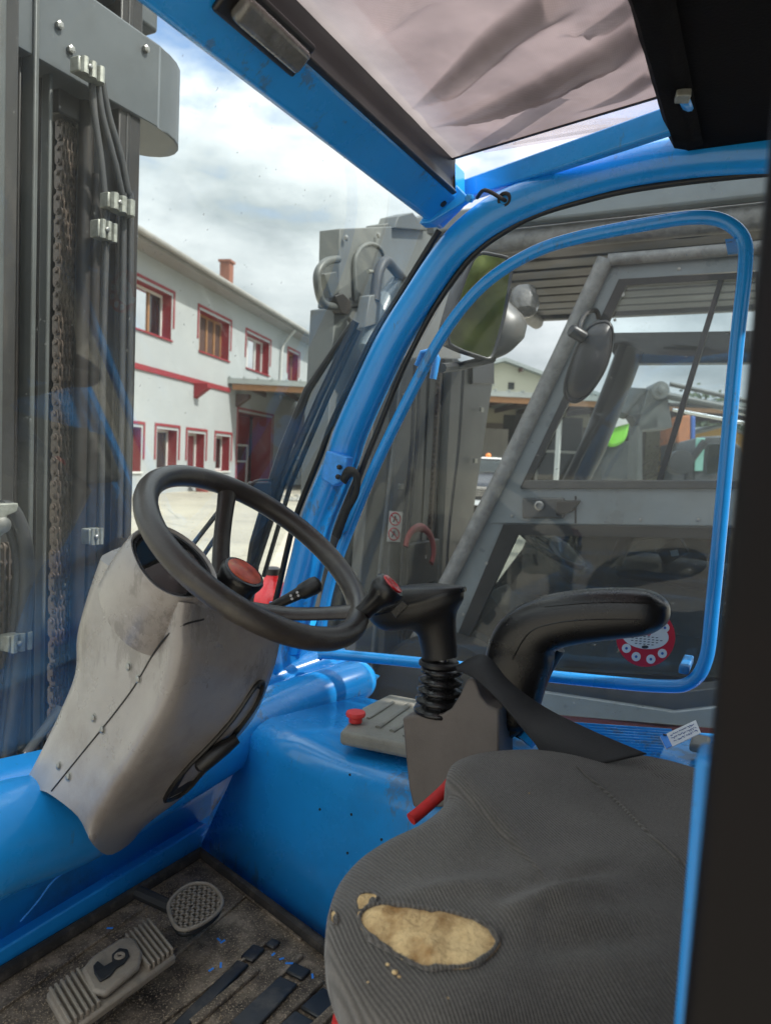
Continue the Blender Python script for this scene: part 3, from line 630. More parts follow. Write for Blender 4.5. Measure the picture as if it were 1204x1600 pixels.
# ---------- black car and truck
def car():
    c = V((-5.75, 16.1, 0)); fw = (CAM-c); fw.z = 0; fw = (Matrix.Rotation(R(-6), 3, 'Z')@fw).normalized(); sd_ = fw.cross(V((0, 0, 1))).normalized()
    root = thing('parked_car', 'black car parked nose on in front of the cream hall, seen beside the mast', 'car', c)
    def p(x, y, z): return c+fw*x+sd_*y+V((0, 0, z*(1.22 if z < 1.1 else 1.12)))     # x forward
    prof = [  # x, half width bottom, half width top, z bottom, z top
        (0.0, .70, .60, .35, .62), (-.05, .80, .72, .25, .74), (-.25, .86, .78, .22, .82), (-1.2, .88, .80, .22, 1.0), (-1.5, .88, .80, .22, 1.03), (-2.6, .9, .82, .22, 1.03), (-4.0, .88, .8, .25, 1.0), (-4.4, .8, .7, .4, .9)]
    rows = []
    for x, wb, wt, zb, zt in prof:
        rows.append([p(x, -wb*.95, zb), p(x, -wb, zb+.15), p(x, -wb, (zb+zt)/2), p(x, -wt, zt-.05), p(x, -wt*.8, zt), p(x, 0, zt+.02), p(x, wt*.8, zt), p(x, wt, zt-.05), p(x, wb, (zb+zt)/2), p(x, wb, zb+.15), p(x, wb*.95, zb)])
    m_ = MB().grid(rows, closed=True); n0 = 11
    m_.f.append(tuple(range(n0))); m_.f.append(tuple(len(m_.v)-n0+i for i in reversed(range(n0))))
    m_.build('body', CARB, root, sub=1)
    g = MB(); ws = [(-1.5, .74, 1.05), (-1.95, .60, 1.42), (-3.3, .58, 1.42), (-4.0, .7, 1.0)]
    rows = [[p(x, -w, z), p(x, w, z)] for x, w, z in ws]
    g.grid([rows[0], rows[1]]); g.build('windscreen', glass_material('car_glass', tint=(.2, .24, .25), dust=.03, refl=.35), root)
    g = MB().hexa([p(-3.35, -.6, 1.39), p(-1.92, -.6, 1.39), p(-1.92, .6, 1.39), p(-3.35, .6, 1.39), p(-3.3, -.57, 1.44), p(-1.98, -.57, 1.44), p(-1.98, .57, 1.44), p(-3.3, .57, 1.44)]); g.build('roof', CARB, root, bevel=.03)
    g = MB()
    for s_ in (-1, 1):
        g.tube([p(-1.45, s_*.76, 1.05), p(-1.93, s_*.6, 1.41)], .03, 8); g.tube([p(-4.0, s_*.74, 1.0), p(-3.32, s_*.58, 1.41)], .05, 8)
        g.tube([p(-2.65, s_*.8, 1.0), p(-2.62, s_*.6, 1.41)], .035, 8)
    g.build('roof_pillar', CARB, root, smooth=True)
    for s_ in (-1, 1):
        MB().add([p(-1.3, s_*.77, .98), p(-3.95, s_*.75, 1.0), p(-3.3, s_*.59, 1.4), p(-1.95, s_*.61, 1.4)], [(0, 1, 2, 3)]).build('side_glass', GLASS_B, root)
    MB().box((-.1, -.1, 0), (.1, .1, .1))
    g = MB(); g.obox(p(.0, 0, .66), sd_*.42, fw*.03, V((0, 0, .07))); gr_ = g.build('grille', BLACKM, root)
    for i in range(4): g = MB(); g.obox(p(.035, 0, .60+i*.04), sd_*.42, fw*.008, V((0, 0, .006))); g.build('slat', CHROME, gr_)
    g = MB(); g.obox(p(.04, 0, .755), sd_*.44, fw*.015, V((0, 0, .015))); g.build('chrome_strip', CHROME, root)
    for s_ in (-1, 1):
        g = MB(); g.obox(p(-.03, s_*.60, .66), sd_*.15, fw*.05, V((0, 0, .075))); g.build('headlight', LENSM, root, bevel=.02)
        for x in (-.85, -3.55):
            g = MB(); g.lathe(p(x, s_*.70, .31), sd_*s_, [(.12, 0), (.30, .0), (.31, .05), (.31, .14), (.28, .17), (.1, .16)], 24); wh = g.build('wheel', RUBBER, root, smooth=True)
            g = MB(); g.lathe(p(x, s_*.86, .31), sd_*s_, [(.17, 0), (.17, .02), (.05, .03)], 16); g.build('rim', STEEL, wh)
        g = MB(); g.obox(p(-1.35, s_*.98, 1.03), sd_*.10, fw*.06, V((0, 0, .07))); g.build('door_mirror', CARB, root, bevel=.03)
    g = MB(); g.obox(p(.04, 0, .46), sd_*.80, fw*.07, V((0, 0, .09))); g.build('bumper', CARB, root, bevel=.04)
    g = MB(); g.obox(p(.12, 0, .47), sd_*.26, fw*.006, V((0, 0, .055))); g.build('number_plate', PAPER, root)
    g = MB(); g.obox(p(.03, 0, .30), sd_*.6, fw*.05, V((0, 0, .045))); g.build('air_intake', BLACKM, root)
car()
# truck behind the car (cab with mirrors and beacons)
tc_ = V((-9.3, 25.5, 0)); tfw = (CAM-tc_); tfw.z = 0; tfw.normalize(); tsd = tfw.cross(V((0, 0, 1)))
trk = thing('small_truck', 'white small truck with orange beacon and tall mirrors parked behind the black car', 'truck', tc_)
def tp(x, y, z): return tc_+tfw*x+tsd*y+V((0, 0, z))
q = MB().hexa([tp(-1.8, -1, .5), tp(0, -1, .5), tp(0, 1, .5), tp(-1.8, 1, .5), tp(-1.8, -.95, 1.75), tp(-.5, -.92, 1.75), tp(-.5, .92, 1.75), tp(-1.8, .95, 1.75)]); q.build('cab', WHITEP, trk, bevel=.08)
q = MB().add([tp(-.0, -.85, 1.05), tp(-.0, .85, 1.05), tp(-.42, .8, 1.66), tp(-.42, -.8, 1.66)], [(0, 1, 2, 3)]); q.build('windscreen', GLASS_B, trk)
q = MB().box((0, 0, 0), (0.01, 0.01, 0.01)); 
q = MB(); q.obox(tp(-3.6, 0, .85), tfw*1.8, tsd*1.05, V((0, 0, .12))); q.build('flatbed', GREYD, trk)
for x in (-.7, -4.4):
    for y in (-.85, .85):
        q = MB(); q.lathe(tp(x, y, .4), tsd*(1 if y > 0 else -1), [(.2, -.12), (.4, -.12), (.4, .1), (.2, .12)], 20); q.build('wheel', RUBBER, trk, smooth=True)
for y, m_ in ((-.3, ORNG), (.45, REDP)):
    q = MB(); q.lathe(tp(-1.0, y, 1.76), (0, 0, 1), [(.10, 0), (.11, .08), (.06, .15)], 12); q.build('beacon', m_, trk, smooth=True)
for y in (-1.25, 1.25):
    q = MB(); q.obox(tp(-.1, y, 1.45), tsd*.12, tfw*.04, V((0, 0, .24))); q.build('door_mirror', BLACKM, trk, bevel=.03)

# ================================================================== BLUE FORKLIFT
BF = thing('forklift', 'bright blue forklift cab seen through its open left door, with steering wheel and torn seat', 'forklift', (-0.4, 0.86, 0.0))
# --- floor, walls of footwell
FZ = 0.53
q = MB().prism([(-1.14, .35, FZ-.03), (.3, .35, FZ-.03), (.3, 1.30, FZ-.03), (-.3, 1.10, FZ-.03), (-.66, 1.125, FZ-.03), (-1.14, 1.27, FZ-.03)], (0, 0, .022))
q.build('cab_floor', BLUE2, BF)
q = MB().prism([(-1.055, .35, FZ-.007), (.1, .35, FZ-.007), (.1, 1.07, FZ-.007), (-.66, 1.105, FZ-.007), (-1.055, 1.235, FZ-.007)], (0, 0, .007))
fm_ = q.build('floor_mat', MATTING, BF, bevel=.003, label='dirt covered black rubber floor mat')
# raised border of the mat and grooves lines
bd = MB(); path = [at(-60, 1560, Z=FZ+.012), at(313, 1332, Z=FZ+.012), at(520, 1490, Z=FZ+.012), at(640, 1590, Z=FZ+.012)]
bd.tube(path, .012, 8); bd.build('mat_border', mat('black_mat_edge', (.035, .03, .026), .75, var=.5, vs=20, dirt=.6, dcol=(.16, .13, .10), ds=30, bump=.5, bs=200), fm_, smooth=True)
for a, b in (((150, 1600), (395, 1390)), ((-30, 1600), (250, 1400)), ((250, 1600), (420, 1470)), ((330, 1345), (545, 1520)), ((345, 1365), (470, 1470))):
    q = MB(); q.bar(at(*a, Z=FZ+.003), at(*b, Z=FZ+.003), .006, .006); q.build('mat_rib', MATTING, fm_, bevel=.001)
for a, b in (((330, 1620), (468, 1492)), ((400, 1630), (500, 1532)), ((455, 1640), (540, 1560)), ((300, 1600), (400, 1515))):
    q = MB(); q.bar(at(*a, Z=FZ+.004), at(*b, Z=FZ+.004), .016, .008); q.build('mat_rib', MATTING, fm_, bevel=.002)
PADM = mat('worn_black_rubber_pad', (0.022, 0.021, 0.022), 0.32, var=0.5, vs=18, dirt=0.8, dcol=(0.12, 0.10, 0.08), ds=16, bump=0.2)
def pad(px0, py0, px1, py1, w):
    a, b = at(px0, py0, Z=FZ+.004), at(px1, py1, Z=FZ+.004); q = MB(); q.bar(a, b, w, .007); q.build('rubber_pad', PADM, fm_, bevel=.003)
for args in ((455, 1524, 470, 1510, .044), (375, 1608, 448, 1532, .044), (485, 1585, 520, 1553, .044), (425, 1640, 478, 1590, .044), (550, 1640, 572, 1618, .044), (505, 1700, 560, 1640, .044), (385, 1500, 405, 1480, .026), (265, 1620, 380, 1505, .024), (420, 1480, 432, 1470, .02)):
    pad(*args)
# crumbs of dirt and paint flakes
q = MB()
for k in range(4200):
    px, py = random.uniform(0, 600), random.uniform(1330, 1610)
    if random.random() < .25: px, py = random.gauss(250, 35), random.gauss(1398, 14)
    p = at(px, py, Z=FZ+.002)
    if p.x < -1.05 or p.y > 1.22-(p.x+1.05)*.33: continue
    if noise.noise(p*9) < -.05: continue
    r_ = random.uniform(.0003, .0010)*(2 if random.random() < .04 else 1); q.obox(p, V((r_, r_*.3, 0)), V((-r_*.3, r_, 0)), V((0, 0, r_*.7)))
q.build('crumbs', mat('floor_grit', (0.30, 0.225, 0.15), 0.9, var=0.4, vs=120), fm_, kind='stuff')
q = MB()
for px, py in ((342, 1468), (348, 1471), (440, 1498), (452, 1505), (488, 1525), (530, 1578), (568, 1579), (515, 1535), (172, 1450), (330, 1515), (345, 1508), (427, 1491), (560, 1590)):
    p = at(px, py, Z=FZ+.009); a = random.uniform(0, 3); l_ = random.uniform(.003, .007)
    q.obox(p, V((math.cos(a), math.sin(a), .1))*l_, V((-math.sin(a), math.cos(a), 0))*.0018, V((0, 0, .0006)))
q.build('paint_flakes', FLAKE, fm_, kind='stuff')

# front bulkhead: riser, dark undercut, and the rolled cross tube
def sect(y):   # x positions as function of Y (the bulkhead sweeps back on the far side)
    return 0.0
fr_rows = []
for px_top, px_low in (((-60, 1455), (-60, 1560)), ((0, 1420), (0, 1517)), ((140, 1360), (140, 1435)), ((250, 1310), (250, 1362)), ((313, 1272), (313, 1322))):
    pass
q = MB(); xs = -1.062
q.hexa([(xs-.03, .3, FZ-.02), (xs, .3, FZ-.02), (xs, 1.262, FZ-.02), (xs-.03, 1.262, FZ-.02), (xs-.03, .3, FZ+.045), (xs+.004, .3, FZ+.045), (xs+.004, 1.262, FZ+.045), (xs-.03, 1.262, FZ+.045)])
q.build('bulkhead_lip', BLUE, BF, bevel=.004)
TPTS = [at(-160, 1385, X=-1.04), at(0, 1310, X=-1.035), at(130, 1268, X=-1.03), at(300, 1180, X=-1.00), at(420, 1120, X=-.955), at(500, 1085, X=-.90), at(556, 1064, X=-.855)]
TR = [.088, .086, .083, .077, .066, .056, .050]
pp = bez(TPTS, 6); rr_ = [TR[min(len(TR)-1, int(i/6))]*(1-(i % 6)/6)+TR[min(len(TR)-1, int(i/6)+1)]*((i % 6)/6) for i in range(len(pp))]
td_ = (pp[-1]-pp[-2]).normalized(); pe_ = pp[-1]; NP_ = len(pp)-4; pp += [pe_+td_*.05*math.sin(a_) for a_ in (.25, .5, .75, 1.0, 1.2, 1.4, 1.52)]; rr_ += [.050*math.cos(a_) for a_ in (.25, .5, .75, 1.0, 1.2, 1.4, 1.52)]
MB().tube(pp, rr_, 36).build('rolled_cross_tube', BLUE, BF, smooth=True, auto=60)
# undercut plate from tube down to the riser
rowA = [p+V((-.02, 0, -r_*.93)) for p, r_ in zip(pp[:NP_-6], rr_[:NP_-6])]
rowB = [V((-1.085, min(p.y, 1.30), FZ+.043)) for p in pp[:NP_-6]]
q = MB().grid([rowA, [(a*.5+b*.5)+V((-.018, 0, 0)) for a, b in zip(rowA, rowB)], rowB]); q.build('bulkhead_plate', BLUE2, BF, solid=.006, smooth=True)
# bent weld crease on the plate
q = MB(); q.tube(bez([at(32, 1440, X=-1.066), at(58, 1410, X=-1.062), at(85, 1375, X=-1.055), at(118, 1352, X=-1.048), at(150, 1335, X=-1.040)], 5), .0016, 8); q.build('plate_fold', BLUEE, BF, smooth=True)
# blue wing surface beyond the tube, at the foot of the windscreen
q = MB(); rows = [[at(-80, 1230, X=-1.16), at(120, 1160, X=-1.16), at(300, 1090, X=-1.15), at(430, 1035, X=-1.1), at(530, 1030, X=-1.02)],
                  [at(-80, 1215, X=-1.2), at(120, 1130, X=-1.2), at(300, 1030, X=-1.2), at(430, 985, X=-1.18), at(500, 985, X=-1.12)]]
rowT = [V((p.x-.0, p.y, p.z+.0)) for p in pp[::6]]
q.grid([[p+V((-.06, 0, .03)) for p in rowT], [p+V((-.13, .02, .075)) for p in rowT]]); q.build('scuttle_panel', BLUE, BF, solid=.008, smooth=True)
q = MB().grid([[at(428, 1105, X=-1.0), at(520, 1055, X=-.93), at(590, 1060, X=-.86)], [at(425, 1010, X=-1.02), at(480, 1012, X=-.99), at(530, 1035, X=-.95)], [at(425, 940, X=-1.03), at(470, 940, X=-1.01), at(500, 985, X=-.99)]])
q.build('pillar_foot', BLUE, BF, solid=.02, smooth=True)

# side console: one bent sheet with rounded edges
wall = [V((-1.062, 1.252, FZ-.01)), V((-.66, 1.122, FZ-.01)), V((-.3, 1.10, FZ-.01)), V((.3, 1.10, FZ-.01))]
zt = .845
q = MB()
def off(p, d, z): return V((p.x+d*.31*(1 if p.x < -.4 else .0), p.y+d, z))
rows = [[off(p, 0, FZ-.01) for p in wall], [off(p, .006, .66) for p in wall], [off(p, .012, zt-.045) for p in wall], [off(p, .018, zt-.016) for p in wall], [off(p, .034, zt-.002) for p in wall], [off(p, .06, zt+.002) for p in wall],
        [V((p.x+.02, 1.49, zt+.004)) for p in wall]]
for r_ in rows[:-1]:
    k_ = (r_[0].z-FZ)/(zt-FZ); xx = -1.062+.165*k_; r_[0] = V((xx, 1.252-(xx+1.062)*.323+(r_[2].y-1.10), r_[0].z))
rows[-1][0] = V((-.81, 1.49, zt+.004))
rows = [[r_[0], r_[0].lerp(r_[1], .5), *r_[1:]] for r_ in rows]
q.grid(rows).build('side_console', BLUE, BF, smooth=True, auto=False, solid=.006, bevel=0, label='bright blue side console panel with small rivet holes')
for px, py in ((551, 1271), (545, 1331), (502, 1263), (549, 1209), (598, 1310)):
    p = atp(px, py, V((-.86, 1.19, .7)), V((.31, .95, 0)))
    q = MB(); q.lathe(p+V((0, -.004, 0)), (-.31, -.95, 0), [(.0022, 0), (.0024, .002)], 8); q.build('rivet_hole', RUBBER, BF)
# weld line in the corner
q = MB(); q.tube([at(316, 1306, Y=1.245), at(400, 1215, X=-.985), at(470, 1140, X=-.905), at(580, 1094, X=-.80)], .004, 6); q.build('weld_bead', BLUEE, BF, smooth=True)

# control panel on the console with red stop button
PZ = .895
pc = [at(530, 1142, Z=PZ), at(660, 1168, Z=PZ), at(700, 1100, Z=PZ), at(608, 1083, Z=PZ), at(565, 1104, Z=PZ)]
q = MB().prism([p-V((0, 0, .028)) for p in pc], (0, 0, .028)); cpn = q.build('control_panel', PANELG, BF, bevel=.009, seg=4, label='grey moulded switch tray')
for (a, b, w_) in (((590, 1136), (640, 1100), .012), ((612, 1142), (668, 1106), .012), ((575, 1122), (615, 1096), .008), ((632, 1150), (690, 1112), .01)):
    q = MB(); q.tube([at(*a, Z=PZ+.002), at(*b, Z=PZ+.002)], w_*.5, 8, flat=.5); q.build('tray_rib', PANELG, cpn, smooth=True)
p = at(555, 1128, Z=PZ+.002)
q = MB(); q.lathe(p, (0, 0, 1), [(.013, 0), (.013, .009), (.0185, .012), (.0195, .016), (.018, .020), (.008, .0215)], 24); q.build('stop_button', REDB, cpn, smooth=True)

# --- pedals
def ptop(px, py, z): return at(px, py, Z=z)
pc = [ptop(*a, .60) for a in ((263, 1418), (272, 1400), (292, 1384), (315, 1380), (333, 1386), (346, 1402), (345, 1418), (330, 1434), (306, 1448), (285, 1453), (272, 1444))]
pc = bez(pc, 3, closed=True)
q = MB().prism([p-V((0, 0, .014)) for p in pc], (0, 0, .009)); bp_ = q.build('brake_pedal', RUBBER, BF, bevel=.003, label='oval brake pedal with a waffle grid')
cc = sum(pc, V())/len(pc)
q = MB(); q.tube([*pc], .0035, 8, closed=True); q.build('pedal_rim', PED, bp_, smooth=True)
ax_ = (ptop(340, 1395, .6)-ptop(275, 1435, .6)).normalized(); ay_ = V((-ax_.y, ax_.x, 0))
def inside(p):
    r_ = False; n_ = len(pc); j = n_-1
    for i in range(n_):
        if (pc[i].y > p.y) != (pc[j].y > p.y) and p.x < (pc[j].x-pc[i].x)*(p.y-pc[i].y)/(pc[j].y-pc[i].y)+pc[i].x: r_ = not r_
        j = i
    return r_
for dirv, oth in ((ax_, ay_), (ay_, ax_)):
    for k in range(-4, 5):
        pts_ = [cc+oth*k*.0125+dirv*t*.002 for t in range(-45, 46)]; pts_ = [p for p in pts_ if inside(p)]
        if len(pts_) > 4: q = MB(); q.bar(pts_[0]-V((0, 0, .003)), pts_[-1]-V((0, 0, .003)), .0042, .005); q.build('grid_rib', PED, bp_)
q = MB(); q.tube(bez([cc+V((0, 0, -.01)), cc+V((-.05, .01, -.03)), cc+V((-.14, .0, -.02))], 4), .012, 8); q.build('pedal_arm', RUBBER, bp_, smooth=True)
# long treadle
A_, B_, C_, D_ = ptop(72, 1545, .60), ptop(232, 1432, .60), ptop(276, 1487, .60), ptop(108, 1608, .60)
q = MB().prism([p-V((0, 0, .02)) for p in (A_, B_, C_, D_)], (0, 0, .014)); tr_ = q.build('travel_pedal', PED, BF, bevel=.004, label='wide ribbed rocker travel pedal')
for k in range(21):
    t = (k+.5)/21
    if .28 < t < .72: continue
    a = A_.lerp(B_, t); b = D_.lerp(C_, t)
    q = MB(); q.bar(a.lerp(b, .06)+V((0, 0, -.002)), a.lerp(b, .94)+V((0, 0, -.002)), .0042, .012); q.build('pedal_rib', PED, tr_, bevel=.001)
cen = (A_+B_+C_+D_)/4; ux = (B_-A_).normalized(); uy = (D_-A_).normalized()
q = MB().prism([cen+ux*a+uy*b-V((0, 0, .004)) for a, b in ((-.045, -.035), (-.02, -.045), (.035, -.042), (.055, -.02), (.05, .02), (.03, .04), (-.035, .042), (-.05, .02))], (0, 0, .012))
q.build('pedal_plate', PED, tr_, bevel=.005)
arrow = [cen+ux*a+uy*b+V((0, 0, .008)) for a, b in ((-.035, -.004), (-.035, .018), (-.018, .022), (-.002, .016), (.012, .018), (.026, .012), (.03, -.004), (.02, -.018), (.004, -.016), (-.002, -.002), (-.016, -.004), (-.02, -.024), (-.03, -.02))]
q = MB().prism(arrow, (0, 0, .004)); q.build('worn_emblem', RUBBER, tr_, bevel=.002)
q = MB(); q.lathe(cen+ux*.012+V((0, 0, .01)), (0, 0, 1), [(.009, 0), (.008, .004), (.004, .004), (.003, .001)], 14); q.build('pivot_cap', PED, tr_, smooth=True)

# --- steering column shroud
Yc = [.825, .785, .765, .752, .745, .83, .965]
colpx = [
 [(160, 868), (185, 895), (232, 932), (290, 942), (350, 950), (440, 985)],
 [(137, 932), (172, 945), (222, 965), (286, 975), (350, 990), (434, 1020)],
 [(122, 990), (158, 1000), (210, 1010), (285, 1020), (350, 1035), (422, 1062)],
 [(120, 1048), (150, 1058), (195, 1070), (268, 1085), (330, 1095), (396, 1122)],
 [(96, 1110), (122, 1122), (165, 1132), (232, 1155), (290, 1165), (345, 1182)],
 [(66, 1172), (92, 1182), (125, 1195), (185, 1228), (235, 1238), (282, 1248)],
 [(46, 1212), (68, 1220), (92, 1232), (150, 1288), (192, 1296), (232, 1285)],
 [(39, 1228), (60, 1234), (80, 1242), (146, 1320), (176, 1335), (214, 1302)]]
rows = []
for i, r_ in enumerate(colpx):
    ins = {len(colpx)-1: (122, 1276), len(colpx)-2: (122, 1258)}.get(i, ((r_[2][0]+r_[3][0])/2, (r_[2][1]+r_[3][1])/2)); r_ = r_[:3]+[ins]+r_[3:]
    row = [at(px, py, Y=Yc[j]+(.0 if i > 1 else 0)) for j, (px, py) in enumerate(r_)]
    bk = row[6]+V((-.10, .04, 0)); bk2 = row[0]+V((-.02, .14, .0)); row += [bk, bk2]
    rows.append(row)
rows = sgrid(rows); q = MB().grid(rows, closed=True)
n_ = len(rows[0]); q.f.append(tuple(range(n_)))
sc_o = q.build('steering_column', TAUPE, BF, smooth=True, auto=75, label='scuffed taupe plastic steering column shroud')
def surf_dir(px, py): return (FW+RT*((px-CX)/FPX)-UP*((py-CY)/FPX)).normalized()
bpy.context.view_layer.update()
dg = bpy.context.evaluated_depsgraph_get()
from mathutils.bvhtree import BVHTree
def bvh_of(o):
    dg = bpy.context.evaluated_depsgraph_get(); e = o.evaluated_get(dg); me = e.to_mesh()
    t = BVHTree.FromPolygons([o.matrix_world@v.co for v in me.vertices], [tuple(p.vertices) for p in me.polygons]); e.to_mesh_clear(); return t
tcol = bvh_of(sc_o)
def on(tree, px, py, fallback=None):
    h = tree.ray_cast(CAM, surf_dir(px, py))
    if h[0] is None: return fallback, V((0, -1, 0))
    n_ = h[1]
    if n_.dot(CAM-h[0]) < 0: n_ = -n_
    return h[0], n_
# seam groove between the shroud halves
seam = [on(tcol, *p) for p in ((81, 1236), (110, 1200), (140, 1163), (175, 1120), (210, 1073), (238, 1025), (262, 993), (288, 976), (318, 968))]
seam = [p+n*.0002 for p, n in seam if p is not None]
MB().tube(bez(seam, 5), .0014, 6).build('shell_seam', SHADEM, sc_o, smooth=True)
for px, py in ((202, 1042), (217, 1061), (147, 1122), (161, 1140), (93, 1197), (108, 1214)):
    p, n = on(tcol, px, py)
    if p is None: continue
    q = MB(); q.lathe(p, n, [(.0075, -.002), (.0075, .0005), (.0052, .0008), (.005, .003), (.003, .0042), (.0008, .0042)], 14); q.build('screw', STEEL, sc_o, smooth=True)
# lever slot on the driver side
slot = [(258, 1250), (268, 1228), (298, 1192), (330, 1160), (365, 1120), (392, 1080), (404, 1066), (410, 1070), (400, 1098), (380, 1128), (355, 1160), (320, 1200), (290, 1235)]
sp = [on(tcol, *p) for p in slot]; sp = [(p, n) for p, n in sp if p is not None]
if len(sp) > 6:
    nav = sum((n for p, n in sp), V()).normalized()
    q = MB(); cpt = sum((p for p, n in sp), V())/len(sp)
    ring0 = [p+n*.0015 for p, n in sp]
    q.tube(bez(ring0, 3, closed=True), .004, 8, closed=True); q.build('slot_rim', BLACKM, sc_o, smooth=True)
    inner = [p.lerp(cpt, .05)+n*.0022 for p, n in sp]
    m_ = MB(); m_.v = inner+[cpt+nav*.002]; k = len(inner); m_.f = [(i, (i+1) % k, k) for i in range(k)]; m_.build('slot_recess', SHADEM, sc_o)
lv = [on(tcol, *p) for p in ((345, 1158), (325, 1172), (308, 1187))]
lv = [p+n*.012 for p, n in lv if p is not None]
if len(lv) == 3:
    q = MB(); q.tube([lv[0]+(lv[0]-lv[1])*1.0, *lv, lv[-1]+(lv[-1]-lv[-2])*.3], [.008, .012, .014, .013, .006], 12); q.build('adjust_lever', BLACKM, BF, smooth=True, label='black tilt lever in the slot of the steering column')
# cowl bulge round the gauge
gn = V((.62, -.22, .76)).normalized()
gc, _ = on(tcol, 262, 886, at(262, 886, Y=.80)); gc = at(264, 882, Y=.765)
def gpt(px, py, d=0): return atp(px, py, gc, gn)+gn*d
ringpx = [(207, 848), (215, 836), (232, 827), (258, 828), (290, 845), (318, 872), (333, 902), (328, 922), (305, 932), (275, 932), (245, 918), (222, 893), (210, 868)]
ring = bez([gpt(*p) for p in ringpx], 5, closed=True); gcen = sum(ring, V())/len(ring)
m_ = MB(); prof = [(1.33, -.105), (1.30, -.07), (1.25, -.045), (1.18, -.020), (1.13, -.004), (1.06, .004), (1.0, .002), (.97, -.010)]
m_.grid([[gcen+(p-gcen)*s_+gn*h for p in ring] for s_, h in prof], closed=True); m_.build('gauge_cowl', TAUPE, sc_o, smooth=True, auto=70)
m_ = MB(); m_.grid([[gcen+(p-gcen)*s_+gn*h for p in ring] for s_, h in ((.985, -.012), (.97, .001), (.91, .001), (.89, -.010))], closed=True); gb = m_.build('gauge_bezel', BLACKP, sc_o, smooth=True, auto=60)
m_ = MB().prism([gcen+(p-gcen)*.92-gn*.012 for p in ring], gn*.002); gf_ = m_.build('instrument_dial', GAUGE, BF, smooth=False, label='round black battery gauge with small white lettering')
gx = (gpt(330, 915)-gpt(215, 850)).normalized()
gu = gn.cross(gx)
text('gauge_lettering', 'MAX', .007, MARK, gf_, gpt(257, 907, -.0095), gx, gu)
text('gauge_small_lettering', 'BATTERY', .0042, MARK, gf_, gpt(270, 920, -.0095), gx, gu)
q = MB(); q.obox(gpt(238, 882, -.0093), gx*.0028, gu*.0022, gn*.0004); q.build('red_segment', REDP, gf_)
q = MB(); q.obox(gpt(240, 886, -.0093), gx*.0020, gu*.0010, gn*.0004); q.build('amber_segment', ORNG, gf_)
gm_ = glass_material('gauge_cover', dust=.01, refl=1.4)
MB().prism([gcen+(p-gcen)*.9-gn*.004 for p in ring], gn*.0008).build('dial_glass', gm_, gf_)

# --- steering wheel
ta, tb = .62988, .08442
WN = V((math.sin(ta)*math.cos(tb), math.sin(ta)*math.sin(tb), math.cos(ta))); WC = V((-.6427, .8606, 1.2626)); WR = .175
we1 = (V((0, 1, 0))-WN*WN.y).normalized(); we2 = WN.cross(we1)
def wp(px, py, d=0): return atp(px, py, WC+WN*d, WN)
q = MB(); q.tube([WC+(we1*math.cos(a)+we2*math.sin(a))*WR for a in [2*math.pi*k/72 for k in range(72)]], .0165, 16, closed=True)
sw = q.build('steering_wheel', RIMM, BF, smooth=True, auto=80, label='three spoke black steering wheel with worn rim')
hubc = WC-WN*.100
hub_dirs = [wp(366, 782)-WC, wp(560, 958)-WC]
d3 = -(hub_dirs[0].normalized()+hub_dirs[1].normalized()).normalized()
for dv in (hub_dirs[0].normalized(), hub_dirs[1].normalized(), d3):
    a = hubc+dv*.03; b = WC+dv*(WR-.006)-WN*.002
    a = a+WN*.010; md = a.lerp(b, .5)-WN*.008; q = MB(); q.tube(bez([a, md, b], 5), [.017, .0165, .016, .0155, .015, .0148, .0148, .015, .0155, .0165, .019], 14, flat=.55, upv=WN)
    q.build('spoke', RIMM, sw, smooth=True)
q = MB(); q.lathe(hubc-WN*.025, WN, [(.026, .01), (.030, .02), (.034, .034), (.034, .04)], 32); q.build('hub', BLACKM, sw, smooth=True)
q = MB(); q.lathe(hubc+WN*.002, WN, [(.033, 0), (.032, .01), (.0315, .042), (.034, .050), (.0345, .056), (.032, .060), (.0285, .0605)], 36); q.build('horn_boss', BLACKP, sw, smooth=True)
q = MB(); q.lathe(hubc+WN*.0600, WN, [(.0275, 0), (.0275, .003), (.0265, .0038), (.001, .0042)], 32); q.build('horn_disc', REDD, sw, smooth=True)
# spinner knob on the rim
kb = wp(566, 958, .01)
kd = (at(606, 900, Y=.985)-kb); kd.normalize()
kd = (WN*.75+RT*.5+UP*.35).normalized()
q = MB(); q.lathe(kb, kd, [(.013, -.008), (.0135, .012), (.016, .028), (.022, .040), (.0245, .047), (.0245, .058), (.022, .062), (.0185, .0625)], 28); kn = q.build('spinner_knob', BLACKP, sw, smooth=True)
q = MB(); q.lathe(kb+kd*.0620, kd, [(.0178, 0), (.0172, .0028), (.0100, .0035), (.0095, .0028), (.001, .0028)], 28); q.build('knob_cap', REDP, kn, smooth=True)
# red rubber-strap below the boss; indicator stalk
st0, st1 = at(398, 962, Y=.93), at(497, 912, Y=.98)
dS = (st1-st0)
q = MB(); q.tube([st0, st0.lerp(st1, .5), st0.lerp(st1, .70), st0.lerp(st1, .74), st0.lerp(st1, .93), st1, st1+dS*.04], [.006, .0085, .010, .013, .0145, .013, .005], 16); ist = q.build('indicator_stalk', BLACKM, BF, smooth=True, label='grey black light switch stalk with white symbols')
for i, t in enumerate((.56, .66, .58, .68)):
    c_ = st0.lerp(st1, t)+(CAM-st0).normalized()*.012+V((0, 0, .003 if i < 2 else -.003))
    q = MB(); q.lathe(c_, (CAM-c_), [(.0022, 0), (.0022, .0006), (.0012, .0006), (.0011, 0)], 8); q.build('stalk_symbol', MARK, ist)

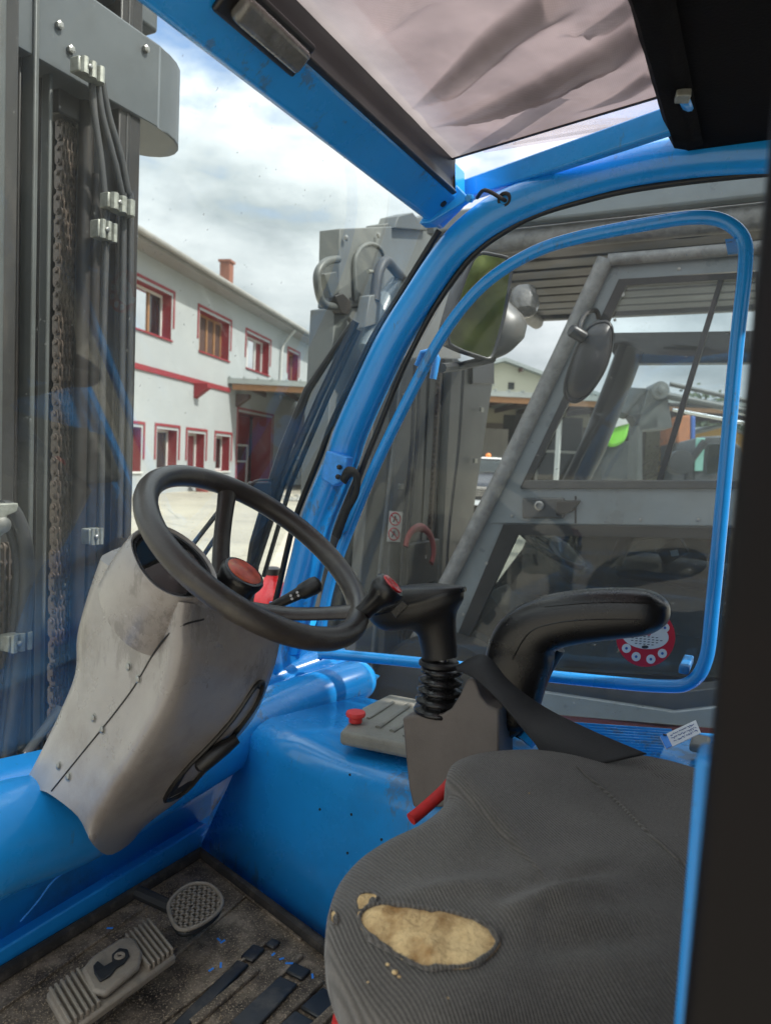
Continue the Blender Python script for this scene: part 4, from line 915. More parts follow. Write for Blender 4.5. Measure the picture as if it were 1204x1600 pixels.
# --- seat
def seatz(u, v): return 0
out_px = [ # outline going clockwise from far-left notch, each with z
 (697, 1205, 1.000), (712, 1178, 1.010), (760, 1162, 1.012), (850, 1158, 1.012), (960, 1163, 1.012), (1075, 1182, 1.012),
 (1230, 1250, 1.01), (1300, 1400, .99), (1300, 1650, .965), (1150, 1720, .950), (1000, 1680, .945), (840, 1640, .938), (720, 1632, .935),
 (640, 1600, .930), (575, 1545, .925), (530, 1485, .925), (514, 1430, .930), (525, 1375, .935), (560, 1330, .945), (610, 1296, .960), (665, 1268, .975), (700, 1235, .988)]
ol = bez([at(px, py, Z=z) for px, py, z in out_px], 4, closed=True)
sc0 = at(860, 1390, Z=.985)
m_ = MB(); rows = []
def crease(p):
    # shallow wrinkles running back from the tear
    d = 0
    for (ax0, ay0, bx0, by0, w_, h_) in CRE:
        a = V((ax0, ay0, 0)); b = V((bx0, by0, 0)); q_ = V((p.x, p.y, 0)); t = max(0, min(1, (q_-a).dot(b-a)/(b-a).length_squared)); dd = (q_-a.lerp(b, t)).length
        d += h_*math.exp(-(dd/w_)**2)*math.sin(math.pi*min(1, max(0.12, t)))
    return d
def cr2p(a, b, w_, h_): p, q_ = at(*a, Z=.96), at(*b, Z=.96); return (p.x, p.y, q_.x, q_.y, w_, h_)
CRE = [cr2p((790, 1425), (1080, 1420), .014, -.012), cr2p((800, 1450), (1080, 1405), .012, .010), cr2p((780, 1490), (1060, 1500), .018, -.009), cr2p((850, 1460), (1070, 1450), .012, -.007), cr2p((700, 1330), (900, 1420), .05, -.006),
       cr2p((860, 1165), (1120, 1330), .012, -.006), cr2p((895, 1175), (1140, 1310), .02, .004), cr2p((600, 1390), (800, 1410), .012, .005)]
NR = 26
for i in range(NR+1):
    t = i/NR
    row = []
    for p in ol:
        q_ = sc0.lerp(p, t); edge = max(0, (t-.80)/.20)
        z = q_.z+0.012*(1-t*t)-.012*edge**2.2
        pos = V((q_.x, q_.y, z)); pos.z += crease(pos)*(1-edge)+noise.noise(pos*9)*.0025
        row.append(pos)
    rows.append(row)
cxy = sum(ol, V())/len(ol)
for (s_, dz) in ((1.012, -.022), (1.016, -.042), (1.008, -.062), (.985, -.078), (.95, -.086)):
    rows.append([V((cxy.x+(p.x-cxy.x)*s_, cxy.y+(p.y-cxy.y)*s_, p.z+dz+.012*0)) for p in ol])
m_.grid(rows[1:], closed=True); m_.f.append(tuple(range(len(ol)))); o_ = len(m_.v)-len(ol); m_.f.append(tuple(o_+i for i in range(len(ol))))
st_ = m_.build('seat', FABRIC, BF, smooth=True, auto=False, label='worn charcoal ribbed cloth seat cushion with a torn front edge')
tseat = bvh_of(st_)
# tear: lip of cloth, foam bulging inside
def tear(outline, name_, lift=.004, dome=.006, lipr=.0032):
    pts_ = [on(tseat, *p) for p in outline]; nn = sum((n for p, n in pts_), V()).normalized(); P_ = bez([p for p, n in pts_], 4, closed=True)
    c_ = sum(P_, V())/len(P_); m_ = MB(); rows = []
    for k in range(0, 9):
        t = k/8; row = []
        for p in P_:
            q_ = c_.lerp(p, t*1.02+.001); w_ = (.0024*math.sin((q_.x+q_.y*.3)*190+3*noise.noise(q_*20))+noise.noise(q_*40)*.003+noise.noise(q_*130)*.0012)*(1-t**4)
            row.append(q_+nn*(.0015+dome*(1-t**3)*.6+w_))
        rows.append(row)
    m_.grid(rows, closed=True); m_.f.append(tuple(range(len(P_))))
    m_.build('foam', FOAM, st_, smooth=True, auto=False)
    lip = [p+nn*.0026+(c_-p)*.02+V((noise.noise(p*80)*.0020, noise.noise(p*90)*.0020, 0)) for p in P_]
    if len(outline) > 10:
        th = MB()
        for k in range(150):
            p = P_[int(random.random()*len(P_))]+nn*.003; inn = (c_-p).normalized(); d = (inn*random.uniform(.3, 1)+V((random.uniform(-1, 1), random.uniform(-1, 1), random.uniform(-.2, .6)))*.8).normalized(); L_ = random.uniform(.002, .008)
            th.tube([p, p+d*L_*.5+nn*.001, p+d*L_], [.00028, .0002, .00008], 3)
        th.build('loose_threads', FABRIC, st_, kind='stuff')
    MB().tube(lip, [lipr*(.5+1.0*abs(noise.noise(p*60))) for p in lip], 8, closed=True).build('frayed_edge', FABRIC, st_, smooth=True)
tear([(562, 1428), (585, 1416), (620, 1416), (665, 1422), (710, 1428), (750, 1443), (776, 1462), (778, 1480), (760, 1500), (735, 1513), (700, 1516), (668, 1518), (640, 1506), (615, 1492), (585, 1472), (566, 1452)], 'tear')
tear([(558, 1412), (564, 1400), (580, 1397), (590, 1404), (586, 1414), (572, 1421), (560, 1424)], 'tear', dome=.001, lipr=.0015)
tear([(518, 1430), (523, 1425), (528, 1430), (530, 1440), (525, 1445), (519, 1440)], 'tear', dome=.001, lipr=.0012)
for px, py, r_ in ((606, 1508, .0022), (618, 1521, .0034), (624, 1527, .002), (678, 1513, .003), (826, 1240, .0012), (700, 1560, .001), (575, 1535, .0012)):
    p, n = on(tseat, px, py); q = MB(); q.obox(p+n*r_*.5, V((r_, r_*.4, 0)), V((-r_*.3, r_*.8, 0)), V((0, 0, r_*.6))); q.build('foam_crumb', FOAM, st_, sub=2)
# stitched seam ribs: upper side panel line
sm = [on(tseat, *p) for p in ((850, 1166), (900, 1200), (960, 1250), (1010, 1300), (1060, 1345), (1090, 1362))]
sm = [p+n*.001 for p, n in sm if p is not None]
if len(sm) > 3: MB().tube(bez(sm, 4), .0022, 8).build('cushion_seam', FABRIC, st_, smooth=True)
# red piping / base shell
pr_ = [at(642, 1280, Z=.925), at(664, 1262, Z=.935), at(698, 1230, Z=.955), at(720, 1200, Z=.96)]
MB().tube(bez(pr_, 4), .0085, 10).build('red_piping', REDF, st_, smooth=True)
q = MB().tube([at(520, 1600, Z=.80), at(560, 1606, Z=.80), at(620, 1650, Z=.80)], .011, 8); q.build('red_base_trim', REDF, st_, smooth=True)
bs_p = [V((cxy.x+(p.x-cxy.x)*.86, cxy.y+(p.y-cxy.y)*.86, 0)) for p in ol[::3]]
q = MB().prism([V((p.x, p.y, .80)) for p in bs_p], (0, 0, .06)); q.build('seat_pan', BLACKM, BF, bevel=.01)
q = MB().box((-.30, .66, FZ), (.12, 1.02, .80)); q.build('seat_pedestal', RUBBER, BF, bevel=.01)
# backrest, beyond the frame to the right
q = MB(); rows = []
for i in range(9):
    z = .98+i*.07; x = .16+i*.018; w_ = .24-.03*max(0, i-5)
    rows.append([V((x, .86-w_, z)), V((x-.04, .86-w_*.9, z)), V((x-.05, .86, z)), V((x-.04, .86+w_*.9, z)), V((x, .86+w_, z)), V((x+.07, .86+w_*.9, z)), V((x+.08, .86, z)), V((x+.07, .86-w_*.9, z))])
q.grid(rows, closed=True); q.f.append(tuple(range(8))); q.f.append(tuple(len(q.v)-8+i for i in range(8))); q.build('seat_backrest', FABRIC, BF, sub=2)

# --- grey bracket, bellows, joystick, armrest, belt
YB = 1.10
bk = [(628, 1122), (640, 1118), (690, 1116), (704, 1108), (718, 1086), (728, 1062), (736, 1059), (742, 1064), (750, 1088), (762, 1103), (779, 1109), (779, 1160), (778, 1230), (700, 1262), (645, 1262), (638, 1230), (632, 1170)]
q = MB().prism([at(px, py, Y=YB) for px, py in bk], (0, .075, 0)); q.build('console_bracket', TAUPE2, BF, bevel=.004, seg=3, label='rough taupe lever bracket beside the seat')
bc = at(684, 1118, Y=YB+.035); bt = at(690, 1040, Y=YB+.035); ax_ = (bt-bc); hL = ax_.length; ax_.normalize()
prof = [(.030, 0)]
for k in range(5):
    h = hL*(k+.15)/5.0; r_ = .042-.0016*k; prof += [(r_*.72, h), (r_*.98, h+hL*.045), (r_, h+hL*.085), (r_*.97, h+hL*.125), (r_*.72, h+hL*.165)]
prof += [(.026, hL)]
q = MB(); q.lathe(bc, ax_, prof, 32); q.build('rubber_bellows', mat('glossy_rubber', (.012, .012, .013), .25, var=.2), BF, smooth=True, auto=60)
q = MB(); q.lathe(bt-ax_*.004, ax_, [(.013, 0), (.010, .008), (.008, .03)], 16); q.build('lever_rod', STEEL, BF, smooth=True)
# joystick: stem flares into palm rest
jb = at(686, 1024, Y=YB+.035)
def jrow(px, py, dpx, y, hy):   # cross-section ellipse, half width in px along the picture, half depth in Y
    c_ = at(px, py, Y=y); e = (at(px+dpx, py+0, Y=y)-c_)
    return c_, e, hy
q = MB(); rows = []
for (px, py, w_, tilt, hy, y) in ((686, 1029, 27, -2, .021, 1.135), (686, 1018, 27, -2, .022, 1.135), (684, 1000, 28, -3, .023, 1.133), (681, 984, 30, -5, .024, 1.13), (674, 972, 38, -12, .027, 1.127), (662, 965, 58, -22, .032, 1.122), (652, 955, 72, -20, .036, 1.12), (648, 940, 76, -16, .038, 1.12), (655, 924, 68, -7, .036, 1.12), (668, 916, 46, 0, .03, 1.12), (672, 913, 20, 0, .016, 1.12)):
    c_ = at(px, py, Y=y); e = at(px+w_, py+tilt, Y=y)-c_
    rows.append([c_+e*math.cos(a)+V((0, hy, 0))*math.sin(a) for a in [2*math.pi*k/20 for k in range(20)]])
rows = sgrid(rows, 3, 1); q.grid(rows, closed=True); q.f.append(tuple(range(len(rows[0])))); q.f.append(tuple(len(q.v)-len(rows[0])+i for i in range(len(rows[0]))))
js = q.build('joystick', BLACKM, BF, smooth=True, auto=70, label='black palm shaped hydraulic joystick on a rubber bellows')
tj = bvh_of(js)
q = MB(); rows = []
for (px, py, w_, tl, hy) in ((652, 944, 76, -20, .0405), (650, 941, 78, -20, .0415), (650, 937, 77, -20, .0405)):
    c_ = at(px, py, Y=1.12); e = at(px+w_, py+tl, Y=1.12)-c_
    rows.append([c_+e*math.cos(a)+V((0, hy, 0))*math.sin(a) for a in [2*math.pi*k/24 for k in range(24)]])
q.grid(rows, closed=True).build('palm_rest_edge', BLACKP, js, smooth=True)
dl = [on(tj, *p) for p in ((632, 922), (650, 912), (672, 914), (700, 927), (690, 938), (665, 940), (645, 934))]
if all(p is not None for p, n in dl): MB().tube(bez([p+n*.001 for p, n in dl], 4, closed=True), .0016, 8, closed=True).build('top_inlay_edge', BLACKP, js, smooth=True)
sb = [on(tj, *p) for p in ((612, 955), (630, 938), (640, 945), (620, 965))]
if all(p is not None for p, n in sb):
    nn = sum((n for p, n in sb), V()).normalized()
    MB().prism([p+nn*.001 for p, n in sb], nn*.004).build('rocker_switch', BLACKP, js, bevel=.001)
q = MB(); q.lathe(jb-V((0, 0, .016)), (0, 0, 1), [(.034, 0), (.034, .005), (.031, .008)], 24); q.build('stick_collar', BLACKM, js, smooth=True)

# armrest: thick swept pad, horizontal top bending down to the left
arm = [(1030, 957, 27, .030), (1015, 957, 36, .036), (980, 957, 40, .038), (930, 960, 42, .038), (880, 966, 43, .038), (845, 976, 46, .038), (822, 994, 52, .038), (812, 1020, 54, .037), (806, 1050, 50, .036), (800, 1085, 46, .034), (796, 1120, 42, .032), (794, 1140, 36, .028)]
cl_ = [at(a[0], a[1], Y=1.17) for a in arm]
q = MB(); rows = []
for i, (px, py, h_, hy) in enumerate(arm):
    a0, a1 = arm[max(i-1, 0)], arm[min(i+1, len(arm)-1)]
    tx, ty = a1[0]-a0[0], a1[1]-a0[1]; l_ = math.hypot(tx, ty); nx, ny = -ty/l_, tx/l_
    c_ = at(px, py, Y=1.17); e = at(px+nx*h_, py+ny*h_, Y=1.17)-c_
    row = []
    for k in range(16):
        a = 2*math.pi*k/16; ca, sa = math.cos(a), math.sin(a)
        ca = math.copysign(abs(ca)**.75, ca); sa = math.copysign(abs(sa)**.75, sa)
        row.append(c_+e*ca+V((0, hy, 0))*sa)
    rows.append(row)
c0_ = sum(rows[0], V())/16; rows.insert(0, [c0_.lerp(p, .72)+(cl_[0]-cl_[1])*.75 for p in rows[0]]); rows.insert(0, [c0_.lerp(p, .25)+(cl_[0]-cl_[1])*1.1 for p in rows[1]])
q.grid(rows, closed=True); q.f.append(tuple(range(16))); q.f.append(tuple(len(q.v)-16+i for i in range(16)))
ar = q.build('armrest', VINYL, BF, sub=2, label='thick black padded armrest curving down beside the seat')
tar = bvh_of(ar)
for pts_ in (((788, 960), (850, 948), (920, 942), (1000, 942), (1040, 950)), ((800, 1030), (825, 990), (860, 975), (920, 968), (1000, 968))):
    l_ = [on(tar, *p) for p in pts_]; l_ = [p+n*.0003 for p, n in l_ if p is not None]
    if len(l_) > 2: MB().tube(bez(l_, 5), .0011, 6).build('moulded_line', VINYL, ar, smooth=True)
q = MB(); q.tube(bez([at(868, 1010, Y=1.22), at(845, 1050, Y=1.22), at(828, 1100, Y=1.22), at(815, 1150, Y=1.22)], 4), .017, 10); q.build('armrest_support', BLACKM, BF, smooth=True)
q = MB(); q.lathe(at(790, 1105, Y=1.19), (0, -1, 0), [(.045, 0), (.045, .03), (.04, .036)], 24); q.build('armrest_pivot', BLACKM, BF, smooth=True)
q = MB().box(at(770, 1165, Y=1.20), at(812, 1118, Y=1.28)); q.build('pivot_bracket', PANELG, BF, bevel=.006)
# belt strap
b1_ = [(712, 1042, 1.095), (756, 1024, 1.11), (796, 1066, 1.085), (850, 1105, 1.06), (925, 1142, 1.03), (1010, 1178, 1.01)]
b2_ = [(716, 1048, 1.06), (742, 1060, 1.05), (782, 1098, 1.03), (832, 1158, 1.02), (850, 1180, 1.01), (900, 1200, 1.00)]
m_ = MB(); ra = bez([at(a, b, Y=y) for a, b, y in b1_], 6); rb = bez([at(a, b, Y=y) for a, b, y in b2_], 6)
m_.grid([ra, [a.lerp(b, .5)+V((0, -.003, 0)) for a, b in zip(ra, rb)], rb]).build('seat_belt', WEB, BF, solid=.003, smooth=True, auto=False, label='loose black lap belt strap draped over the bracket')

# ribbed battery cover behind the seat, with side sill
rz = .93
q = MB().prism([at(760, 1168, Z=rz), at(870, 1126, Z=rz), at(1045, 1140, Z=rz), at(1200, 1152, Z=rz), at(1200, 1230, Z=rz), at(800, 1200, Z=rz)], (0, 0, -.03)); rc = q.build('battery_cover', BLUE, BF, bevel=.004)
for k in range(11):
    y_ = 1128+k*4.2; q = MB(); q.tube([at(858-k*1.5, y_, Z=rz+.001), at(1048-k*2.0, y_+13, Z=rz+.001)], .0028, 6); q.build('cover_rib', BLUE, rc, smooth=True)
q = MB(); q.tube([at(820, 1160, Z=rz+.02), at(828, 1150, Z=rz+.03)], .015, 8); q.build('cover_catch', BLUE, rc, smooth=True)
MB().box(at(1075, 1175, Y=1.30), at(1110, 1150, Y=1.36)).build('cover_hinge', PANELG, rc, bevel=.005)
# paper tag
tg = [at(1030, 1152, Z=.975), at(1086, 1126, Z=.990), at(1094, 1146, Z=.980), at(1040, 1172, Z=.965)]
q = MB().prism(tg, (0, 0, .0012)); tgo = q.build('tag_card', PAPER, None)
tgr = thing('paper_tag', 'pale blue paper tag with handwriting lying on the ribbed cover behind the seat', 'tag', tg[0]); attach(tgo, tgr)
q = MB().prism([tg[0]+V((0, 0, .0018)), tg[0].lerp(tg[1], .16)+V((0, 0, .0018)), tg[3].lerp(tg[2], .16)+V((0, 0, .0018)), tg[3]+V((0, 0, .0018))], (0, 0, .001)); q.build('blue_end', FLAKE, tgr)
q = MB(); q.lathe(tg[0].lerp(tg[2], .12)+V((0, 0, .003)), (0, 0, 1), [(.003, 0), (.003, .001)], 10); q.build('punched_hole', SHADEM, tgr)
q = MB()
for r_ in range(3):
    for k in range(26):
        if (k*7+r_*3) % 9 == 0: continue
        def hp(u, v): return tg[0].lerp(tg[1], u).lerp(tg[3].lerp(tg[2], u), v)+V((0, 0, .0016))
        u = .22+k*.027+.02*r_; v = .25+r_*.24
        if u > .93: continue
        a = hp(u, v-.05*random.random()); b = hp(u+.018, v+.11*random.uniform(-.6, 1)); q.bar(a, b, .0009, .0006)
q.build('handwriting', INKB, tgr)

# --- cab frame
YP = 1.5
def framebar(pts, r_, name, m=BLUE, n=20, k=6, **kw):
    return MB().tube(bez(pts, k), r_, n).build(name, m, BF, smooth=True, auto=60, **kw)
pil = [at(px, py, Y=YP) for px, py in ((445, 1010), (462, 950), (482, 872), (496, 813), (532, 724), (550, 672), (585, 593), (614, 533), (651, 473), (696, 406), (730, 369), (778, 334), (852, 301), (952, 271), (1052, 250), (1182, 240), (1420, 233))]
prr = [.046, .044, .043, .042, .041, .040, .039, .038, .037, .037, .039, .040, .038, .037, .040, .038, .038]
pbz = bez(pil, 5); prx = [prr[min(16, i//5)]*(1-(i % 5)/5)+prr[min(16, i//5+1)]*((i % 5)/5) for i in range(len(pbz))]
MB().tube(pbz, prx, 32).build('cab_pillar', BLUE, BF, smooth=True, auto=60, label='broad curved blue front pillar running into the roof rail')
s1_ = [at(px, py, Y=YP) for px, py in ((418, 985), (434, 925), (448, 862), (464, 802), (500, 712), (519, 660), (556, 581), (586, 521), (624, 461), (654, 412), (686, 360))]
framebar(s1_, .0075, 'windscreen_seal', SEAL, 10)
s2_ = [at(px, py, Y=YP) for px, py in ((488, 1000), (502, 960), (518, 885), (542, 803), (567, 729), (593, 665), (619, 600), (641, 551), (679, 480), (715, 428), (740, 398), (772, 372), (830, 339), (905, 315), (1005, 293), (1182, 272), (1400, 259))]
framebar(s2_, .0065, 'side_window_seal', SEAL, 10)
# side glass
sg_ = [at(px, py, Y=1.545) for px, py in ((440, 1120), (500, 960), (560, 745), (628, 585), (690, 470), (745, 395), (830, 340), (960, 300), (1200, 270), (1400, 255), (1400, 1200), (900, 1130))]
sgo = MB().prism(sg_, (0, .005, 0)).build('side_window', GLASS_S, BF, label='dusty right hand side window of the cab')
# guard rail loop
rl = [at(px, py, Y=1.47) for px, py in ((505, 1026), (518, 1022), (700, 1040), (900, 1061), (1030, 1072), (1078, 1066), (1102, 1030), (1112, 950), (1130, 760), (1150, 540), (1163, 420), (1160, 372), (1128, 345), (1080, 340), (1000, 352), (900, 372), (838, 392), (780, 425), (735, 465), (690, 525), (645, 608), (590, 720), (550, 815), (522, 890), (508, 945), (500, 1000))]
framebar(rl, .0125, 'guard_rail', n=16, k=5, label='slim bent blue tube guarding the side window')
for (a, b) in (((1150, 372), (1136, 398)), ((1075, 1055), (1068, 1022))):
    q = MB().box(at(*a, Y=1.46), at(*b, Y=1.56)); q.build('rail_bracket', BLUE2, BF, bevel=.003)
# sticker on side glass
def sdisc(cx, cy, rx, ry, d, m, parent, name_, n=40, rot=0):
    pts_ = []
    for k in range(n):
        a = 2*math.pi*k/n; x, y = rx*math.cos(a), ry*math.sin(a); x, y = x*math.cos(rot)-y*math.sin(rot), x*math.sin(rot)+y*math.cos(rot)
        pts_.append(at(cx+x, cy+y, Y=1.543-d))
    return MB().prism(pts_, (0, .0004, 0)).build(name_, m, parent)
sk = sdisc(1008, 996, 46, 46, .0, STICKR, sgo, 'round_sticker'); sk['label'] = 'round red and white inspection sticker'
sdisc(1007, 993, 37, 21, .0008, STICKW, sgo, 'sticker_oval', rot=.12)
for a in range(8):
    if a in (5,): pass
    an = R(12+a*33) if a < 6 else R(210+(a-6)*60)
for (x, y) in ((978, 1013), (993, 1026), (1016, 1030), (1034, 1021), (1038, 981), (972, 978)):
    sdisc(x, y, 7.2, 7.2, .0008, STICKW, sgo, 'sticker_spot', 20); sdisc(x, y, 2.2, 2.2, .0013, INKB, sgo, 'spot_print', 10)
xd = (at(1040, 1000, Y=1.54)-at(980, 992, Y=1.54))
text('sticker_logo', 'BS', .020, STICKR, sgo, at(1008, 988, Y=1.5416), xd, (0, 0, 1))
for k, (w_, y_) in enumerate(((24, 995), (30, 999), (24, 1003), (18, 1007))):
    for j in range(int(w_/3.2)):
        x_ = 1008-w_+j*6.4; sdisc(x_+3, y_+(x_-1008)*.1, 2.4, .7, .0013, INK, sgo, 'print_dash', 6)
sdisc(1007, 1011, 5.5, 2.6, .0013, INK, sgo, 'sticker_stamp', 14)

# header beam across the front of the roof
hx = -.655
hp_ = [(hx, .25), (hx, 1.52)]
q = MB(); zB_ = 1.905
h1, h2, h3 = at(690, 360, Z=1.91), at(575, 184, Z=1.955), at(600, 164, Z=1.995)
sec = [(h1.x, 1.91), (h2.x, 1.955), (h2.x-.006, 2.03), (h1.x-.01, 2.03), (h1.x-.02, 1.92)]
a = [V((dx, -.15, dz)) for dx, dz in sec]; b = [V((dx, 1.515, dz)) for dx, dz in sec]
q.grid([a, b], closed=True); q.f.append(tuple(range(5))); q.f.append(tuple(5+i for i in range(5)))
hb = q.build('header_beam', BLUE, BF, bevel=.007, seg=3, label='wide blue header beam above the windscreen')
q = MB(); tsec = [(h2.x-.001, 1.953), (h2.x+.010, 1.957), ((h2.x+h3.x)/2, 1.970), (h3.x-.004, 1.984), (h3.x, 1.996), (h3.x, 2.04), (h2.x-.004, 2.04)]
print('HDR', h1, h2, h3)
q.grid([[V((x, -.15, z)) for x, z in tsec], [V((x, 1.44, z)) for x, z in tsec]], closed=True); q.f.append(tuple(range(7))); q.f.append(tuple(7+i for i in range(7))); q.build('blind_track', SHADEM, BF, bevel=.003)
hn = V((h2.z-h1.z, 0, -(h2.x-h1.x))).normalized()*(1 if True else 1)
if hn.z > 0: hn = -hn
# interior lamp on the beam
lc = atp(415, 42, h1.lerp(h2, .5), hn); lc = lc+hn*.004; ldir = V((0, 1, 0)); lnn = hn; lside = ldir.cross(lnn)
q = MB(); q.obox(lc, ldir*.085, lside*.026, lnn*.005); li = q.build('cab_lamp', SHADEM, BF, bevel=.01, seg=3, label='small unlit interior lamp with clouded lens')
q = MB(); q.obox(lc+lnn*.014+ldir*.0, ldir*.068, lside*.017, lnn*.011); q.build('lamp_lens', LENSM, li, bevel=.008, seg=3)
p = at(690, 318, X=hx+.035)
q = MB(); q.lathe(atp(692, 318, h1, hn), hn, [(.007, 0), (.007, .003), (.003, .003)], 12); q.build('beam_bolt', RUBBER, hb)
q = MB().hexa([(h1.x-.022, 1.44, 1.905), (h1.x+.003, 1.44, 1.904), (h2.x+.03, 1.46, 1.950), (h2.x-.02, 1.46, 2.0)]+[(h1.x-.022, 1.475, 1.905), (h1.x+.003, 1.475, 1.904), (h2.x+.03, 1.475, 1.95), (h2.x-.02, 1.475, 2.0)]); q.build('beam_end_plate', BLUE, hb, bevel=.003)
# blue rail along roof edge, inside of pillar
q = MB(); q.bar(at(722, 300, Z=2.0), at(1066, 182, Z=2.0), .022, .045); q.build('roof_side_rail', BLUE, BF, bevel=.004)
ga, gb_ = at(745, 309, Y=1.47), at(788, 312, Y=1.465)
q = MB(); q.lathe(gb_, (.0, -1, -.2), [(.014, -.01), (.016, 0), (.014, .006), (.009, .006), (.008, .0)], 18); q.build('cable_grommet', RUBBER, BF, smooth=True)
q = MB(); q.tube(bez([ga, ga.lerp(gb_, .4)+V((0, -.02, .01)), gb_+V((0, -.012, -.003)), gb_+V((0, .01, 0))], 5), .004, 8); q.build('cable', RUBBER, BF, smooth=True)
q = MB(); q.lathe(at(735, 310, Y=1.46), (0, -1, -.3), [(.009, 0), (.009, .012), (.006, .014)], 6); q.build('blue_bolt', BLUE, BF)
# roof glass, blind and lining
q = MB().box((hx+.09, -.15, 2.045), (-.17, 1.475, 2.051)); q.build('roof_glass', GLASS_R, BF)
X0, X1 = h3.x-.012, -.186
e0, e1 = at(702, 252, Z=2.016), at(1030, 154, Z=2.016); es = (e1.y-e0.y)/(e1.x-e0.x)
m_ = MB(); rows = []
nx, ny = 80, 150
fc = at(1080, 215, Z=2.02)
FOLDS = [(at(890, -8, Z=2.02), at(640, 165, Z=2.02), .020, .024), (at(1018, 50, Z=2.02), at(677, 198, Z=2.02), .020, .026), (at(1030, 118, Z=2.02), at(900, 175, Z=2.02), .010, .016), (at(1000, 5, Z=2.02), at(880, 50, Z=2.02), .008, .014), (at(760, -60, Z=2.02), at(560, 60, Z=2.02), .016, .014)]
for i in range(nx+1):
    row = []
    for j in range(ny+1):
        u, v = i/nx, j/ny; x = X0+(X1-X0)*u; yend = e0.y+es*(x-e0.x); y = -.1+(yend+.1)*v
        P2 = V((x, y, 0)); fold = 0
        for fa, fb, fw_, fh in FOLDS:
            a2, b2 = V((fa.x, fa.y, 0)), V((fb.x, fb.y, 0)); L2 = (b2-a2).length
            t = (P2-a2).dot(b2-a2)/L2**2; dd = (P2-a2.lerp(b2, t)); sgn = 1 if dd.cross(b2-a2).z > 0 else -1; d_ = dd.length*sgn+.012*math.sin(t*5+fa.x*20)+.004*noise.noise(P2*20)
            w_ = fw_*(.55+1.0*max(0, min(1, 1-t))); env = max(0, min(1, (t+.25)*3))*max(0, min(1, (1.15-t)*2.2))
            if abs(d_) < w_*4: fold += fh*env*math.exp(-(d_/w_)**2)*(1 if d_ < 0 else math.exp(-abs(d_)/w_*.6))
        ed_ = min(1, u*4)*min(1, (1-u)*8)*min(1, (1-v)*14)
        z = 2.020-(.006+fold)*ed_+(.0030*noise.noise(V((x*16, y*16, 3)))+.0030*noise.noise(V(((x+y)*12, (x-y)*45, 5))))*ed_
        row.append((x, y, z))
    rows.append(row)
m_.grid(rows).build('roof_blind', BLIND, BF, smooth=True, auto=False, label='creased grey woven roof blind letting the daylight through')
# added see-through strips above the sheet, nested to cast soft shade along the folds
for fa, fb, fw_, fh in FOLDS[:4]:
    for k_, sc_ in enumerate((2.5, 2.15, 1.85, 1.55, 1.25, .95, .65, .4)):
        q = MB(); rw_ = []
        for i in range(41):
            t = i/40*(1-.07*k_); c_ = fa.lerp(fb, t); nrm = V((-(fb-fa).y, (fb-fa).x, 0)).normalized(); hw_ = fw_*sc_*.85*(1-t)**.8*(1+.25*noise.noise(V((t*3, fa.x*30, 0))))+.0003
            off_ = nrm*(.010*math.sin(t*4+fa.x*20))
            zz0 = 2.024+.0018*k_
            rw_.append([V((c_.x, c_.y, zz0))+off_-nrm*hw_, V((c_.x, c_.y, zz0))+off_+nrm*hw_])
        q.grid(rw_).build('blind_shade_strip', SHADESTRIP, BF, smooth=True, auto=False)
q = MB(); q.bar((X0, e0.y+es*(X0-e0.x), 2.0195), (X1, e0.y+es*(X1-e0.x), 2.0195), .004, .004); q.build('blind_hem', SHADEM, BF)
q = MB().box((-.172, -.2, 1.985), (.9, 1.475, 2.05)); q.build('roof_lining', LINING, BF, bevel=.004)
q = MB(); rows = []
for j in range(41):
    y = -.2+1.62*j/40; w_ = .006*noise.noise(V((0, y*9, 0)))
    rows.append([(-.196+w_, y, 2.02), (-.198+w_*1.4, y, 2.0), (-.186+w_, y, 1.978), (-.165, y, 1.972), (-.14, y, 1.978)])
q.grid(rows).build('blind_roll', LINING, BF, smooth=True, solid=.004)
q = MB(); q.tube(bez([at(1060, 140, Z=1.975), at(1072, 165, Z=1.97), at(1080, 195, Y=1.42), at(1084, 215, Y=1.45)], 4), .0085, 8, flat=.4); q.build('blind_strap', BLUE, BF, smooth=True)
q = MB().obox(at(1066, 150, Z=1.968), (.010, .004, 0), (-.003, .012, 0), (0, 0, .006)); q.build('strap_clip', ZINC, BF, bevel=.002)
# roof wiper on top of the glass
wz = 2.075
wa, wb = V((-.535, 1.42, wz)), V((-.21, 1.17, wz))
q = MB(); q.bar(wa, wb, .014, .012); rw = q.build('roof_wiper', SHADEM, BF, label='wiper lying on the roof glass')
q = MB(); q.bar(wa.lerp(wb, .10)+V((.014, .016, .012)), wa.lerp(wb, .62)+V((.006, .010, .012)), .016, .01); q.build('wiper_arm', SHADEM, rw)
q = MB(); q.bar(wa.lerp(wb, .25)+V((.012, .012, .006)), wa.lerp(wb, .72)+V((.010, .010, .006)), .030, .008); q.build('wiper_yoke', SHADEM, rw)

# windscreen plane (outside the pillar)
def wsx(z): return -1.065+(z-1.11)*(.42/.79)-.045
q = MB().hexa([(wsx(.80), -.1, .80), (wsx(.80)+.005, -.1, .80), (wsx(.80)+.005, 1.52, .80), (wsx(.80), 1.52, .80), (wsx(1.915), -.1, 1.915), (wsx(1.915)+.005, -.1, 1.915), (wsx(1.915)+.005, 1.52, 1.915), (wsx(1.915), 1.52, 1.915)])
q.build('windscreen', GLASS_W, BF, label='dusty sloping windscreen')
WSN = V((.79, 0, -.42)).normalized()
def ws(px, py, out=.03): return atp(px, py, V((wsx(1.4)-out, 0, 1.4)), WSN)
